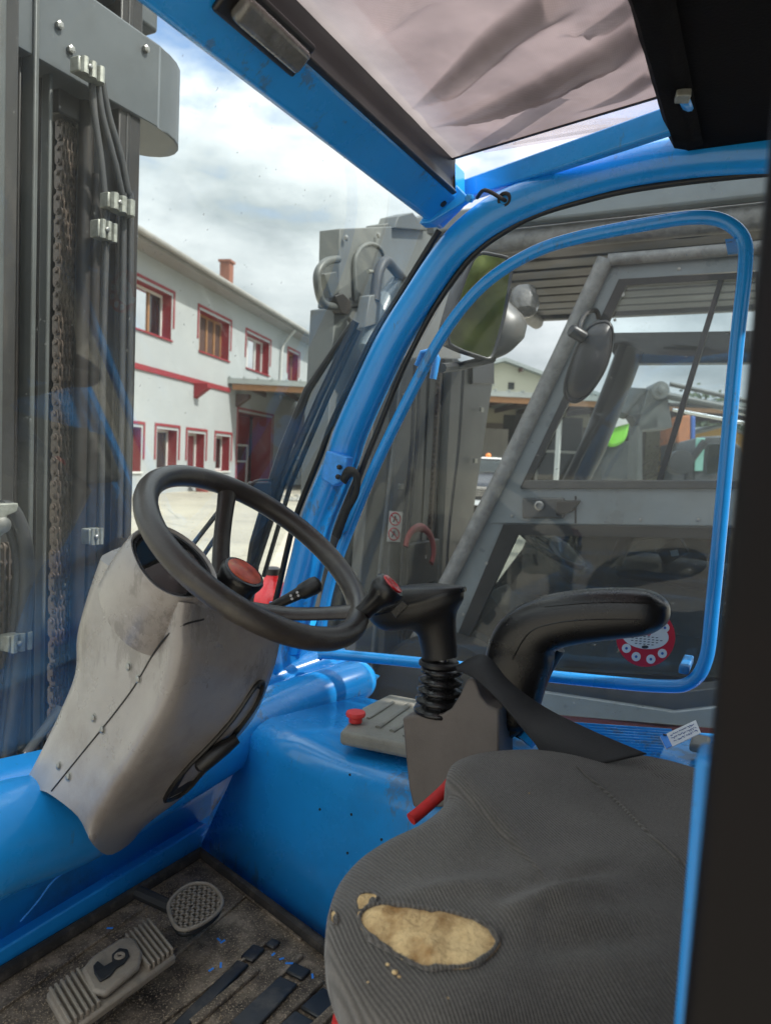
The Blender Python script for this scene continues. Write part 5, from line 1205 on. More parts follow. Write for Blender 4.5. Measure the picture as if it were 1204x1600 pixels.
# wiper outside
q = MB(); q.tube([ws(556, 502), ws(500, 620), ws(445, 745), ws(398, 890)], .0085, 8); wpo = q.build('windscreen_wiper', SHADEM, BF, smooth=True, label='long black windscreen wiper along the far pillar')
q = MB(); q.tube([ws(550, 505, .05), ws(480, 610, .06), ws(446, 700, .06), ws(425, 765, .05), ws(400, 850, .05), ws(385, 950, .05)], [.006, .010, .015, .017, .018, .018], 8); q.build('wiper_arm', SHADEM, wpo, smooth=True)
q = MB(); q.tube([ws(560, 515, .02), ws(510, 625, .02), ws(455, 755, .02), ws(412, 900, .02)], .006, 6); q.build('wiper_blade', RUBBER, wpo, smooth=True)
q = MB(); q.obox(ws(405, 765, .05), (.01, .03, 0), (-.01, .01, 0), (0, 0, .018)); q.build('washer_nozzle', SHADEM, wpo, bevel=.004)
q = MB(); q.tube(bez([ws(385, 770, .05), ws(398, 752, .05), ws(425, 750, .05)], 4), .003, 6); q.build('washer_hose', SHADEM, wpo, smooth=True)
for i, (a, b) in enumerate((((353, 785), (302, 850)), ((360, 805), (318, 868)))):
    q = MB(); q.tube([ws(*a, .08), ws(*b, .08), ws(b[0]-60, b[1]+78, .08)], .0055, 8); q.build('wiper_link', RUBBER, BF, smooth=True)
q = MB(); q.obox(ws(350, 790, .08), (.0, .012, .012), (.006, .005, -.005), (.006, 0, .003)); q.build('wiper_joint', RUBBER, BF, bevel=.003)
# dark outer arm/lug at lower left in front of column
q = MB(); q.tube([at(42, 1178, X=-1.28), at(95, 1105, X=-1.28)], .013, 10, flat=.5); q.build('tilt_lug', GREYD, BF, smooth=True)
q = MB(); q.lathe(at(42, 1178, X=-1.27), (1, -.4, 0), [(.006, 0), (.005, .004)], 10); q.build('lug_bolt', STEEL, BF)
# blue hinge block and strap on pillar
q = MB().prism([at(px, py, Y=1.44) for px, py in ((500, 748), (509, 704), (543, 714), (536, 752), (520, 760))], (0, .03, 0)); hbk = q.build('hinge_block', BLUEE, BF, bevel=.004, label='chipped blue block bolted to the front pillar')
for px, py in ((531, 730), (529, 745)):
    q = MB(); q.lathe(at(px, py, Y=1.437), (0, -1, 0), [(.006, 0), (.006, .006), (.003, .008)], 6); q.build('bolt', SHADEM, hbk)
m_ = MB(); ra = bez([at(536, 752, Y=1.42), at(544, 738, Y=1.41), at(556, 742, Y=1.41), at(556, 770, Y=1.42), at(540, 800, Y=1.43), at(525, 838, Y=1.44)], 5)
m_.tube(ra, [.010+.002*math.sin(i*.3) for i in range(len(ra))], 8, flat=.45, upv=(0, -1, 0)).build('pull_strap', RUBBER, BF, smooth=True, label='black rubber pull strap hanging from the pillar block')
q = MB(); q.tube(bez([at(538, 815, Y=1.46), at(530, 822, Y=1.455), at(536, 834, Y=1.455), at(544, 828, Y=1.46)], 4), .0015, 6); q.build('wire_loop', BLUE2, BF)

# exterior mirror of the blue forklift
mc = at(742, 480, Y=1.88)
mo = [(700, 530), (712, 480), (728, 430), (745, 398), (770, 398), (798, 408), (796, 440), (788, 490), (775, 540), (765, 560), (745, 556), (715, 545)]
mpl = (mc, V((.25, -.97, -.02)).normalized())
want = (V((14.0, 4.0, 4.3))-mc).normalized()
mn = ((CAM-mc).normalized()+want).normalized()
mring = bez([atp(px, py, mc, mn) for px, py in mo], 3, closed=True); mcc = sum(mring, V())/len(mring)
mrt = MB().prism([p for p in mring], -mn*.006).build('mirror_glass', MIRROR, BF)
mrt.name = 'mirror_glass'
MB().tube(mring, .005, 8, closed=True).build('mirror_frame', BLACKM, BF, smooth=True)
m_ = MB(); m_.grid([[mcc+(p-mcc)*s_-mn*h for p in mring] for s_, h in ((1.01, .004), (1.02, .03), (.9, .07), (.6, .10), (.2, .115))], closed=True).build('mirror_housing', BLACKM, BF, sub=1)
# bulbous round lamp behind the mirror
hl = at(785, 535, Y=2.02)
q = MB(); q.lathe(at(775, 520, Y=2.06), (.55, .15, -.8), [(.05, -.12), (.075, -.06), (.088, .0), (.085, .03), (.06, .055), (.02, .065)], 24); q.build('work_lamp', mat('grey_lamp_shell', (.10, .10, .095), .4, var=.3, dirt=.5, ds=14), BF, smooth=True, label='round grey work lamp behind the mirror')
q = MB(); q.tube([at(770, 560, Y=2.06), at(720, 572, Y=1.95), at(690, 575, Y=1.7)], .012, 8); q.build('mirror_arm', BLACKM, BF, smooth=True)
q = MB(); q.tube([at(652, 572, Y=1.66), at(660, 552, Y=1.66), at(676, 548, Y=1.66), at(682, 560, Y=1.66), at(676, 592, Y=1.66)], .009, 10); q.build('mirror_bracket', BLUE2, BF, smooth=True)

# near door: black edge at the right, very close to the lens
q = MB().hexa([(.013, .30, .2), (.9, .30, .2), (.9, .36, .2), (.006, .36, .2), (-.0005, .30, 2.05), (.9, .30, 2.05), (.9, .36, 2.05), (-.008, .36, 2.05)])
q = MB(); xb = [(at(1062, 1600, Y=.30), at(1190, 290, Y=.30))]
a, b = xb[0]; dz = (b-a)/(b.z-a.z)
lo, hi = a+dz*(.5-a.z), b+dz*(2.1-b.z)
m_ = MB().hexa([lo, lo+V((.8, 0, 0)), lo+V((.8, .05, 0)), lo+V((.004, .05, 0)), hi, hi+V((.8, 0, 0)), hi+V((.8, .05, 0)), hi+V((.004, .05, 0))])
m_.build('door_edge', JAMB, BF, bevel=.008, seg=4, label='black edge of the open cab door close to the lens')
a, b = at(1052, 1600, Y=.44), at(1086, 1180, Y=.44); dz = (b-a)/(b.z-a.z); lo, hi = a+dz*(.5-a.z), b
m_ = MB().hexa([lo, lo+V((.2, 0, 0)), lo+V((.2, .03, 0)), lo+V((0, .03, 0)), hi, hi+V((.2, 0, 0)), hi+V((.2, .03, 0)), hi+V((0, .03, 0))])
m_.build('door_jamb', BLUE2, BF, bevel=.005, label='blue jamb behind the black door edge')
# rear cab wall and rear quarter, closes the cab behind the seat (outside the picture)
q = MB().box((.55, .36, .5), (.60, 1.52, 1.45)); q.build('rear_wall', BLUE2, BF)
q = MB().box((.55, .36, 1.45), (.60, .44, 2.0)); q.box((.55, 1.44, 1.45), (.60, 1.52, 2.0)); q.box((.55, .36, 1.93), (.60, 1.52, 1.98)); q.build('rear_frame', BLUE2, BF)
# lower right flank of the chassis
q = MB().box((-1.0, 1.555, .25), (.9, 1.60, .78)); q.build('chassis_flank', BLUE, BF, bevel=.01)
q = MB().box((-1.25, .1, .2), (-1.10, 1.6, .70)); q.build('front_plate', BLUE, BF, bevel=.01)
for y0 in (.05, 1.42):
    for x0 in (-1.35, 1.1):
        q = MB(); q.lathe((x0, y0, .3), (0, 1, 0), [(.15, 0), (.29, .01), (.3, .05), (.3, .2), (.29, .24), (.15, .25)], 28); q.build('wheel', RUBBER, BF, smooth=True)

# --- mast of the blue forklift
mast = bpy.data.objects.new('mast', None); COL.objects.link(mast); mast.location = (-1.6, 1.2, .2); mast.parent = BF; mast.location = V((-1.6, 1.2, .2))-V(BF.location)
mast['label'] = 'dark steel lifting mast with chain, hoses and cylinders'
def vbar(px0, px1, X, th, name_, m, ytop=300, z0=.15, z1=2.75, smooth=False, **kw):
    a, b = at(px0, ytop, X=X).y, at(px1, ytop, X=X).y
    return MB().box((X-th, a, z0), (X, b, z1)).build(name_, m, mast, bevel=.004)
MASTK = mat('worn_charcoal_mast_paint', (0.034, 0.031, 0.029), 0.42, metal=0.15, var=0.3, vs=6, dirt=0.6, dcol=(0.12, 0.10, 0.085), ds=9, bump=0.2, bs=60, stretch=(1, 1, .25), speck=.5)
vbar(-60, 28, -1.50, .14, 'outer_channel', MASTK)
vbar(28, 55, -1.56, .08, 'channel_web', MASTD)
vbar(52, 60, -1.52, .05, 'channel_lip', MASTG)
vbar(60, 80, -1.60, .05, 'inner_channel', MASTD)
vbar(76, 82, -1.56, .03, 'inner_lip', MASTG)
vbar(82, 125, -1.70, .03, 'chain_recess', MASTB)
vbar(160, 190, -1.62, .05, 'guide_web', MASTB)
vbar(184, 218, -1.54, .12, 'outer_flange', MASTD)
vbar(196, 203, -1.537, .01, 'flange_rib', MASTB)
def vtube(px, X, r_, name_, m, z0=.2, z1=2.4):
    y = at(px, 300, X=X).y; return MB().tube([(X, y, z0), (X, y, z1)], r_, 18).build(name_, m, mast, smooth=True)
vtube(133, -1.60, .020, 'lift_cylinder', MASTD)
vtube(152, -1.58, .016, 'ram_tube', MASTD, z1=2.1)
vtube(-10, -1.42, .02, 'side_tube', MASTG)
# hoses
y_ = lambda px, py, X: at(px, py, X=X)
for i, pts_ in enumerate((((144, 125), (148, 180), (158, 250), (164, 310), (166, 360), (160, 600), (158, 840)), ((152, 125), (160, 180), (176, 240), (190, 300), (193, 330), (190, 600), (186, 840)), ((160, 125), (170, 180), (188, 240), (200, 300), (204, 330), (202, 600), (197, 840)))):
    MB().tube(bez([at(px, py, X=-1.50) for px, py in pts_], 5), .0085, 10).build('hydraulic_hose', HOSE, mast, smooth=True)
def clamp(px0, py0, px1, py1, X):
    a, b = at(px0, (py0+py1)/2, X=X), at(px1, (py0+py1)/2, X=X); y0, y1 = sorted((a.y, b.y)); zm = (a.z+b.z)/2
    hh = abs(at((px0+px1)/2, py0, X=X).z-at((px0+px1)/2, py1, X=X).z)/2; z0, z1 = zm-hh, zm+hh
    o = MB().box((X-.03, y0, z0), (X, y1, z1)).build('hose_clamp', ZINC, mast, bevel=.003)
    w_ = (y1-y0)
    for k in (.2, .5, .8): MB().tube([(X+.002, y0+w_*k, z0-.001), (X+.002, y0+w_*k, z1+.001)], w_*.12, 8).build('clamp_ridge', ZINC, o, smooth=True)
    q = MB(); q.lathe((X+.004, y0+w_*.32, (z0+z1)/2), (1, 0, 0), [(.006, 0), (.006, .008), (.003, .010)], 8); q.build('clamp_bolt', STEEL, o)
clamp(123, 98, 165, 122, -1.475); clamp(169, 308, 212, 332, -1.475); clamp(154, 347, 184, 375, -1.48); clamp(140, 826, 162, 850, -1.48)
clamp(14, 990, 52, 1016, -1.37)
# near hose pair with bracket at lower left
MB().tube(bez([at(2, 792, X=-1.38), at(22, 800, X=-1.38), at(40, 850, X=-1.38), at(42, 930, X=-1.38), at(34, 1010, X=-1.38), at(22, 1120, X=-1.38), at(12, 1200, X=-1.38)], 5), .015, 12).build('hydraulic_hose', HOSE, mast, smooth=True)
MB().tube(bez([at(-10, 800, X=-1.40), at(10, 815, X=-1.40), at(27, 870, X=-1.40), at(27, 940, X=-1.40), at(20, 1010, X=-1.40), at(8, 1120, X=-1.40), at(0, 1200, X=-1.40)], 5), .010, 12).build('hydraulic_hose', HOSE, mast, smooth=True)
q = MB().prism([at(px, py, X=-1.36) for px, py in ((-30, 788), (30, 786), (28, 800), (12, 806), (16, 826), (4, 838), (-30, 838))], (-.02, 0, 0)); q.build('hose_bracket', ZINC, mast, bevel=.003)
q = MB(); q.lathe(at(2, 820, X=-1.355), (1, 0, 0), [(.016, 0), (.016, .01), (.006, .014)], 16); q.build('pulley_bolt', STEEL, mast, smooth=True)
# crossbar with rounded end
def crossbar(z0, z1, yend, xr, xf, name_, m):
    poly = [(xf, .2, z0), (xf, yend-.16, z0)]; cxm, rad = (xf+xr)/2, (xf-xr)/2
    for k in range(13):
        a = math.pi*k/12; poly.append((cxm+rad*math.cos(a), yend-.16+.16*math.sin(a), z0))
    poly += [(xr, .2, z0)]
    return MB().prism(poly, (0, 0, z1-z0)).build(name_, m, mast, bevel=.004)
MASTC = mat('blue_grey_mast_paint', (0.085, 0.093, 0.098), 0.4, var=0.15, vs=4, dirt=0.4, dcol=(0.06, 0.055, 0.05), ds=9, bump=.15, speck=.3)
crossbar(at(236, 190, X=-1.52).z, at(275, 85, X=-1.52).z, at(284, 150, X=-1.6).y, -1.76, -1.53, 'crossbar', MASTC)
q = MB().box((-1.75, .2, at(250, 55, X=-1.56).z), (-1.56, at(248, 40, X=-1.56).y, 2.9)); q.build('upper_crosshead', MASTC, mast, bevel=.01)
for px, py in ((227, 77), (110, 78), (92, 40)):
    q = MB(); q.lathe(at(px, py, X=-1.528), (1, 0, 0), [(.010, 0), (.010, .008), (.005, .010)], 6); q.build('crossbar_bolt', STEEL, mast)
# leaf chain: outer and inner links, shared meshes
def link_mesh(n_pl, off_):
    m_ = MB()
    for i in range(n_pl):
        yy = (i-(n_pl-1)/2)*.0115
        poly = []
        for k in range(8): a = math.pi*k/7; poly.append((.011*math.cos(a), yy-.0022, .0150+.011*math.sin(a)))
        for k in range(8): a = math.pi+math.pi*k/7; poly.append((.011*math.cos(a), yy-.0022, -.0150+.011*math.sin(a)))
        m_.prism(poly, (0, .0044, 0))
    w_ = .028 if off_ else .030
    m_.tube([(0, -w_, .015), (0, w_, .015)], .0065, 8)
    return m_
cyy = at(103, 300, X=-1.63).y
zz_ = at(103, 1150, X=-1.63).z; tilt = (at(108, 190, X=-1.63).y-at(95, 1050, X=-1.63).y)/(at(108, 190, X=-1.63).z-at(95, 1050, X=-1.63).z)
lA = link_mesh(5, 0).build('chain_link', CHAINM, mast, smooth=True); lB = link_mesh(4, 1).build('chain_link', CHAINM, mast, smooth=True)
base = V(lA.location)
z = .45; k = 0
while z < 2.36:
    src = lA if k % 2 == 0 else lB
    loc = base+V((-1.63+random.uniform(-.0015, .0015), cyy+tilt*(z-2.0), z))
    if k < 2: o = src; o.location = loc
    else: o = dup(src, mast, loc)
    z += .030; k += 1
lC = link_mesh(3, 0).build('chain_link', CHAINM, mast, smooth=True); z = .62; k = 0
while z < 1.17:
    loc = base+V((-1.46, at(10, 950, X=-1.46).y, z)); o = lC if k == 0 else dup(lC, mast, loc); o.location = loc; z += .034; k += 1
q = MB().box(at(92, 175, X=-1.60), at(125, 100, X=-1.66)); q.build('chain_anchor', MASTD, mast, bevel=.005)

# ================================================================== GREY FORKLIFT
GF = thing('forklift', 'slate grey forklift with glazed cab door, parked on the far side of the blue one', 'forklift', (-.6, 3.3, 0))
YG = 2.80
def g(px, py, y=YG): return at(px, py, Y=y)
def gp(pts, th, name_, m, y=YG, parent=GF, **kw):
    kw.setdefault('bevel', .004)
    return MB().prism([g(px, py, y) for px, py in pts], (0, th, 0)).build(name_, m, parent, **kw)
gdoor = bpy.data.objects.new('cab_door', None); COL.objects.link(gdoor); gdoor.parent = GF; gdoor.location = V((-.5, YG, 1))-V(GF.location); gdoor['label'] = 'slate grey cab door with two glass panes'
# outer tube of the door frame
q = MB(); q.tube([g(630, 1040, 2.78), g(700, 905, 2.78), g(790, 730, 2.78), g(870, 565, 2.78), g(945, 405, 2.78)], .030, 14); q.build('front_post', PIPEG, gdoor, smooth=True)
q = MB(); q.tube([g(950, 406, 2.78), g(1050, 398, 2.78), g(1200, 385, 2.78)], .022, 12); q.build('top_rail', PIPEG, gdoor, smooth=True)
# door panel ring: outer (following posts) with window openings
def ringpanel(outer, inner, th, name_, m, y=YG, parent=gdoor):
    o_ = [g(*p, y) for p in outer]; i_ = [g(*p, y) for p in inner]; n_ = len(o_); q = MB(); q.v = o_+i_+[p+V((0, th, 0)) for p in o_+i_]
    for k in range(n_):
        j = (k+1) % n_; q.f += [(k, j, n_+j, n_+k), (2*n_+k, 3*n_+k, 3*n_+j, 2*n_+j), (k, 2*n_+k, 2*n_+j, j), (n_+k, n_+j, 3*n_+j, 3*n_+k)]
    return q.build(name_, m, parent)
ringpanel(((948, 408), (1230, 396), (1230, 822), (748, 816), (800, 720)), ((975, 436), (1180, 422), (1180, 762), (812, 762), (812, 762)), .05, 'upper_frame', GREYP)
gp(((778, 764), (1230, 764), (1230, 826), (748, 818)), .045, 'middle_panel', GREYP, y=YG+.004, parent=gdoor)
ringpanel(((750, 816), (1230, 824), (1230, 1100), (622, 1060)), ((806, 834), (1180, 842), (1180, 1062), (700, 1040)), .05, 'lower_frame', GREYP, y=YG+.006)
ringpanel(((786, 819), (1225, 826), (1225, 1080), (690, 1050)), ((808, 836), (1180, 843), (1180, 1062), (712, 1040)), .02, 'lower_window_gasket', SEAL, y=YG-.004)
ringpanel(((966, 436), (1185, 424), (1185, 762), (812, 762)), ((978, 446), (1180, 434), (1180, 750), (828, 750)), .02, 'upper_window_gasket', SEAL, y=YG-.006)
gp(((974, 442), (1185, 430), (1185, 755), (820, 755)), .004, 'upper_glass', GLASS_G, y=YG+.015, parent=gdoor, bevel=0)
gp(((806, 832), (1185, 840), (1185, 1066), (702, 1044)), .004, 'lower_glass', glass_material('smoky_lower_glass', tint=(.62, .66, .66), dust=.03, refl=.6), y=YG+.018, parent=gdoor, bevel=0)
gp(((1122, 434), (1131, 434), (1034, 752), (1024, 752)), .02, 'sliding_pane_edge', SHADEM, y=YG-.004, parent=gdoor)
gp(((820, 750), (1185, 750), (1185, 764), (812, 764)), .03, 'window_rail', GREYD, y=YG-.012, parent=gdoor)
# lock
gp(((815, 778), (880, 778), (880, 810), (815, 810)), .02, 'lock_plate', GREYD, y=YG-.020, parent=gdoor, bevel=.006)
q = MB(); q.lathe(g(842, 790, YG-.022), (0, -1, 0), [(.018, 0), (.018, .006), (.013, .009), (.010, .009), (.008, .004)], 20); q.build('door_lock', STEEL, gdoor, smooth=True)
gp(((868, 782), (905, 782), (892, 800), (868, 806)), .03, 'door_handle', SHADEM, y=YG-.03, parent=gdoor)
q = MB(); q.lathe(g(972, 460, YG-.002), (0, -1, 0), [(.008, 0), (.008, .004)], 12); q.build('frame_bolt', STEEL, gdoor)
for px, py in ((836, 728), (872, 640), (915, 548), (960, 500), (1060, 420), (800, 806), (1000, 812), (1090, 812), (724, 960), (760, 880)):
    q = MB(); q.lathe(g(px, py, YG-.001), (0, -1, 0), [(.006, 0), (.006, .003), (.003, .004)], 8); q.build('frame_screw', STEEL, gdoor, smooth=True)
gp(((897, 775), (900, 775), (900, 818), (897, 818)), .004, 'panel_joint', SHADEM, y=YG-.001, parent=gdoor, bevel=0)
# oval mirror
mo = [(944, 500), (955, 508), (958, 525), (955, 550), (945, 580), (930, 605), (915, 622), (900, 630), (886, 626), (880, 612), (882, 592), (890, 565), (902, 535), (920, 508)]
mrg = bez([g(px, py, 2.60) for px, py in mo], 3, closed=True); c_ = sum(mrg, V())/len(mrg); mn2 = V((.35, -.9, .05)).normalized()
mroot = MB().grid([[c_+(p-c_)*s_+mn2*h for p in mrg] for s_, h in ((.99, -.02), (1.0, 0), (.99, .012), (.93, .020), (.90, .018), (.88, .028), (.6, .042), (.1, .048), (.001, .049))], closed=True).build('wing_mirror', BLACKM, GF, smooth=True, auto=70, label='oval black wing mirror seen from behind')
q = MB(); q.lathe(c_+(g(905, 528, 2.60)-c_)+mn2*.03, (g(890, 520, 2.55)-g(915, 535, 2.6)), [(.022, -.01), (.022, .04), (.018, .046)], 16); q.build('ball_joint', BLACKM, mroot, smooth=True)
MB().tube(bez([g(912, 530, 2.62), g(905, 510, 2.66), g(915, 490, 2.70), g(930, 485, 2.74), g(935, 498, 2.76)], 4), .009, 8).build('mirror_stalk', BLACKM, mroot, smooth=True)
# overhead guard: slats
ZR = 2.30
gd_ = bpy.data.objects.new('overhead_guard', None); COL.objects.link(gd_); gd_.parent = GF; gd_.location = V((-.6, 3.4, ZR))-V(GF.location); gd_['label'] = 'ribbed grey steel roof guard'
ys = [2.86+.165*i for i in range(9)]
for y0 in ys:
    q = MB().box((-1.30-.0*(y0), y0, ZR), (1.3, y0+.145, ZR+.05)); q.build('roof_slat', ROOFG, gd_, bevel=.012)
q = MB().box((-1.32, 2.84, ZR+.052), (1.32, 4.36, ZR+.075)); q.build('roof_sheet', ROOFG, gd_)
MB().box((-1.33, 4.345, ZR-.02), (1.33, 4.40, ZR+.06)).build('rear_edge_beam', ROOFG, gd_, bevel=.008)
MB().tube([(-1.22, 2.82, ZR-.02), (1.3, 2.82, ZR-.02)], .045, 16).build('edge_tube', PIPEG, gd_, smooth=True)
MB().tube([(-1.28, 2.84, ZR-.03), (-1.28, 4.36, ZR-.03)], .04, 14).build('front_edge_tube', PIPEG, gd_, smooth=True)
MB().box((-1.25, 2.74, ZR+.02), (1.3, 2.80, ZR+.10)).build('side_edge_beam', GREYP, gd_, bevel=.01)
MB().tube(bez([(-.5, 2.87, ZR-.03), (-.3, 2.89, ZR-.045), (0, 2.86, ZR-.03), (.4, 2.9, ZR-.045)], 6), .006, 8).build('roof_cable', RUBBER, gd_, smooth=True)
# far side pillar of the grey cab, dash, wheel and seat
YF = 3.95
q = MB(); q.tube([g(880, 790, YF), g(925, 700, YF), g(965, 600, YF), g(985, 545, YF)], .11, 12, flat=.6); q.build('far_pillar', SHADEM, GF, smooth=True)
gp(((940, 520), (1230, 516), (1230, 566), (965, 568)), .08, 'far_header', GREYD, y=YF)
gp(((858, 765), (1230, 775), (1230, 1040), (700, 1040), (760, 930), (815, 858)), .06, 'far_door_panel', DARKI, y=YF)
MB().box((-1.2, 2.9, .55), (1.0, 3.95, .60)).build('cab_floor', GREYD, GF)
gp(((700, 1075), (1250, 1120), (1250, 1150), (690, 1100)), .12, 'sill_step', GREYP, y=2.70)
gp(((850, 1058), (1052, 1082), (1250, 1060), (1250, 1095), (1052, 1112), (850, 1085)), .10, 'fender_top', GREYD, y=2.62)
gp(((840, 1080), (1052, 1112), (1250, 1090), (1250, 1150), (840, 1115)), .10, 'fender_edge', GREYP, y=2.60)
gp(((870, 1115), (1040, 1135), (1250, 1130), (1250, 1220), (870, 1200)), .05, 'red_decal_strip', mat('dull_red_strip', (.16, .03, .03), .6), y=2.66)
MB().box((-1.25, 2.85, .2), (1.3, 3.9, .55)).build('chassis', GREYD, GF, bevel=.02)
for y0 in (2.7, 3.8):
    for x0 in (-1.1, 1.1):
        q = MB(); q.lathe((x0, y0, .36), (0, 1, 0), [(.15, 0), (.34, .01), (.36, .05), (.36, .2), (.34, .26), (.15, .27)], 28); q.build('wheel', RUBBER, GF, smooth=True)
# grey cab: steering column & wheel, seen through the lower glass
sc2 = g(868, 880, 3.3)
q = MB(); q.tube([g(905, 900, 3.3), g(872, 865, 3.3), g(845, 835, 3.3)], [.05, .065, .03], 12); q.build('dash_column', mat('grey_beige_plastic', (.22, .21, .19), .55, dirt=.3), GF, smooth=True)
q = MB(); wn2 = V((.5, 0, .86)).normalized(); cc2 = g(858, 850, 3.25); u_ = wn2.orthogonal().normalized(); v_ = wn2.cross(u_)
q.tube([cc2+(u_*math.cos(a)+v_*math.sin(a))*.17 for a in [2*math.pi*k/36 for k in range(36)]], .014, 10, closed=True); gw = q.build('steering_wheel', BLACKM, GF, smooth=True)
for k in range(3): a = k*2.09+.4; q = MB(); q.tube([cc2, cc2+(u_*math.cos(a)+v_*math.sin(a))*.17], .013, 8); q.build('spoke', BLACKM, gw, smooth=True)
q = MB(); rows = []
for i in range(10):
    z = .95+i*.06; x = .05-.05+i*.012; w_ = .25-.02*max(0, i-6)
    rows.append([V((x-.10, 3.35-w_, z)), V((x-.12, 3.35, z)), V((x-.10, 3.35+w_, z)), V((x+.05, 3.35+w_, z)), V((x+.06, 3.35, z)), V((x+.05, 3.35-w_, z))])
q.grid(rows, closed=True); q.f.append(tuple(range(6))); q.f.append(tuple(len(q.v)-6+i for i in range(6)))
q.build('seat_backrest', mat('dark_seat_vinyl', (.025, .025, .027), .5, var=.3), GF, sub=2)
q = MB(); q.tube([(-.55, 3.35, .98), (-.45, 3.35, 1.0), (-.1, 3.35, .98), (.1, 3.35, .96)], [.08, .12, .13, .1], 14, flat=.5); q.build('seat_cushion', MATS['dark_seat_vinyl'], GF, smooth=True)
q = MB(); q.tube(bez([g(960, 880, 3.05), g(985, 838, 3.05), g(1050, 828, 3.05), g(1110, 832, 3.05)], 5), .03, 10); q.build('armrest', BLACKM, GF, smooth=True)
q = MB(); q.obox(g(1050, 860, 3.05), (.04, 0, .03), (0, .03, 0), (-.02, 0, .03)); rdm = q.build('phone_holder', BLACKM, GF, bevel=.006)
q = MB(); q.obox(g(1053, 864, 3.01), (.013, 0, .004), (0, .002, 0), (-.004, 0, .011)); q.build('white_label', PAPER, rdm)
q = MB(); q.lathe(g(728, 1000, 3.0), (.3, -1, .6), [(.05, 0), (.05, .03), (.03, .045)], 18); q.build('red_cap', REDP, GF, smooth=True)
gp(((712, 960), (760, 925), (790, 960), (740, 1040)), .3, 'floor_cover', MASTG, y=3.15)
# --- mast of the grey forklift
gm2 = bpy.data.objects.new('mast', None); COL.objects.link(gm2); gm2.parent = GF; gm2.location = V((-1.45, 3.3, 0))-V(GF.location); gm2['label'] = 'grey mast of the far forklift with chain and warning sticker'
XM = -1.45
def gx_(px, py, X=XM): return at(px, py, X=X)
def gmx(pts, th, name_, m, X=XM, **kw):
    kw.setdefault('bevel', .004)
    return MB().prism([gx_(px, py, X) for px, py in pts], (-th, 0, 0)).build(name_, m, gm2, **kw)
gmx(((523, 482), (600, 470), (600, 1150), (486, 1150)), .12, 'carriage_plate', MASTH, X=-1.62)
gmx(((590, 560), (612, 560), (585, 1150), (545, 1150)), .05, 'left_channel', MASTG, X=-1.44)
gmx(((610, 560), (640, 560), (600, 1150), (585, 1150)), .08, 'channel_web', MASTB, X=-1.55)
gmx(((625, 560), (668, 560), (645, 1150), (592, 1150)), .10, 'pale_channel', MASTH, X=-1.48)
gmx(((664, 560), (716, 560), (690, 1150), (640, 1150)), .03, 'chain_recess', MASTG, X=-1.60)
gmx(((706, 560), (772, 580), (745, 760), (712, 1000), (700, 1150), (676, 1150)), .12, 'right_channel', MASTG, X=-1.46)
gmx(((692, 560), (702, 560), (672, 1150), (664, 1150)), .04, 'ram_rod', MASTB, X=-1.5)
gmx(((738, 565), (772, 565), (772, 600), (738, 600)), .2, 'cross_member', MASTD, X=-1.44)
MB().tube([gx_(628, 570, -1.44), gx_(590, 900, -1.44), gx_(575, 1100, -1.44)], .010, 8).build('mast_pipe', MASTH, gm2, smooth=True)
glk = None; n_ = 56
for k in range(n_):
    py = 585+k*8.6; px = 686-(py-585)*.062
    loc = gx_(px, py, -1.44)
    if glk is None:
        glk = link_mesh(3, 0).build('chain_link', CHAINM, gm2, smooth=True); gbase = V(glk.location); glk.location = gbase+loc; glk.scale = (.8, .75, .8)
    else:
        o = dup(glk, gm2, gbase+loc); o.scale = (.8, .75, .8)
MB().box(gx_(640, 850, -1.42), gx_(672, 905, -1.46)).build('mast_box', GREYD, gm2, bevel=.006)
for px0, px1, m_ in ((648, 622, HOSE), (656, 630, HOSE), (724, 690, HOSE)):
    MB().tube(bez([gx_(px0, 570, -1.42), gx_((px0*2+px1)/3+3, 700, -1.41), gx_((px0+px1*2)/3-2, 850, -1.42), gx_(px1, 1080, -1.42)], 5), .008, 8).build('mast_hose', m_, gm2, smooth=True)
for px, py in ((632, 620), (626, 760), (752, 640), (742, 720), (728, 850)):
    q = MB(); q.obox(gx_(px, py, -1.43), (.006, 0, 0), (0, .022, 0), (0, 0, .012)); q.build('mast_clip', ZINC, gm2, bevel=.002)
for px, py in ((540, 372), (590, 368), (545, 500), (585, 540)):
    q = MB(); q.lathe(gx_(px, py, -1.606), (1, 0, 0), [(.012, 0), (.012, .008), (.005, .01)], 6); q.build('plate_bolt', STEEL, gm2)
# red ring + warning sticker
stX = -1.474
def stp(px, py, d=0): return at(px, py, X=stX+d)
pl = MB().prism([stp(608, 798), stp(629, 800), stp(625, 847), stp(604, 846)], (.0006, 0, 0)).build('warning_sticker', STICKW, gm2, label='white sticker with two red prohibition signs')
for (cx_, cy_) in ((617, 811), (615, 834.5)):
    pts_ = [stp(cx_+8.2*math.cos(a), cy_+9.5*math.sin(a), .0015) for a in [2*math.pi*k/24 for k in range(24)]]
    MB().tube(pts_, .0028, 6, closed=True).build('prohibition_ring', STICKR, pl)
    MB().tube([stp(cx_-5.5, cy_-6.5, .0015), stp(cx_+5.5, cy_+6.5, .0015)], .0025, 6).build('prohibition_bar', STICKR, pl)
    q = MB().prism([stp(cx_+a, cy_+b, .0012) for a, b in ((-1, -5), (1.5, -5), (2, -1), (4, 2), (2, 2.5), (0, 1), (-2, 5), (-4, 5), (-2, 0))], (.0004, 0, 0)); q.build('pictogram', INK, pl)
MB().tube([gx_(655+22*math.cos(a), 860+36*math.sin(a), -1.40) for a in [R(-170+k*12) for k in range(18)]], .02, 8, flat=.5).build('red_hose_guard', mat('faded_red_guard', (.30, .06, .06), .6, var=.3), gm2, smooth=True)
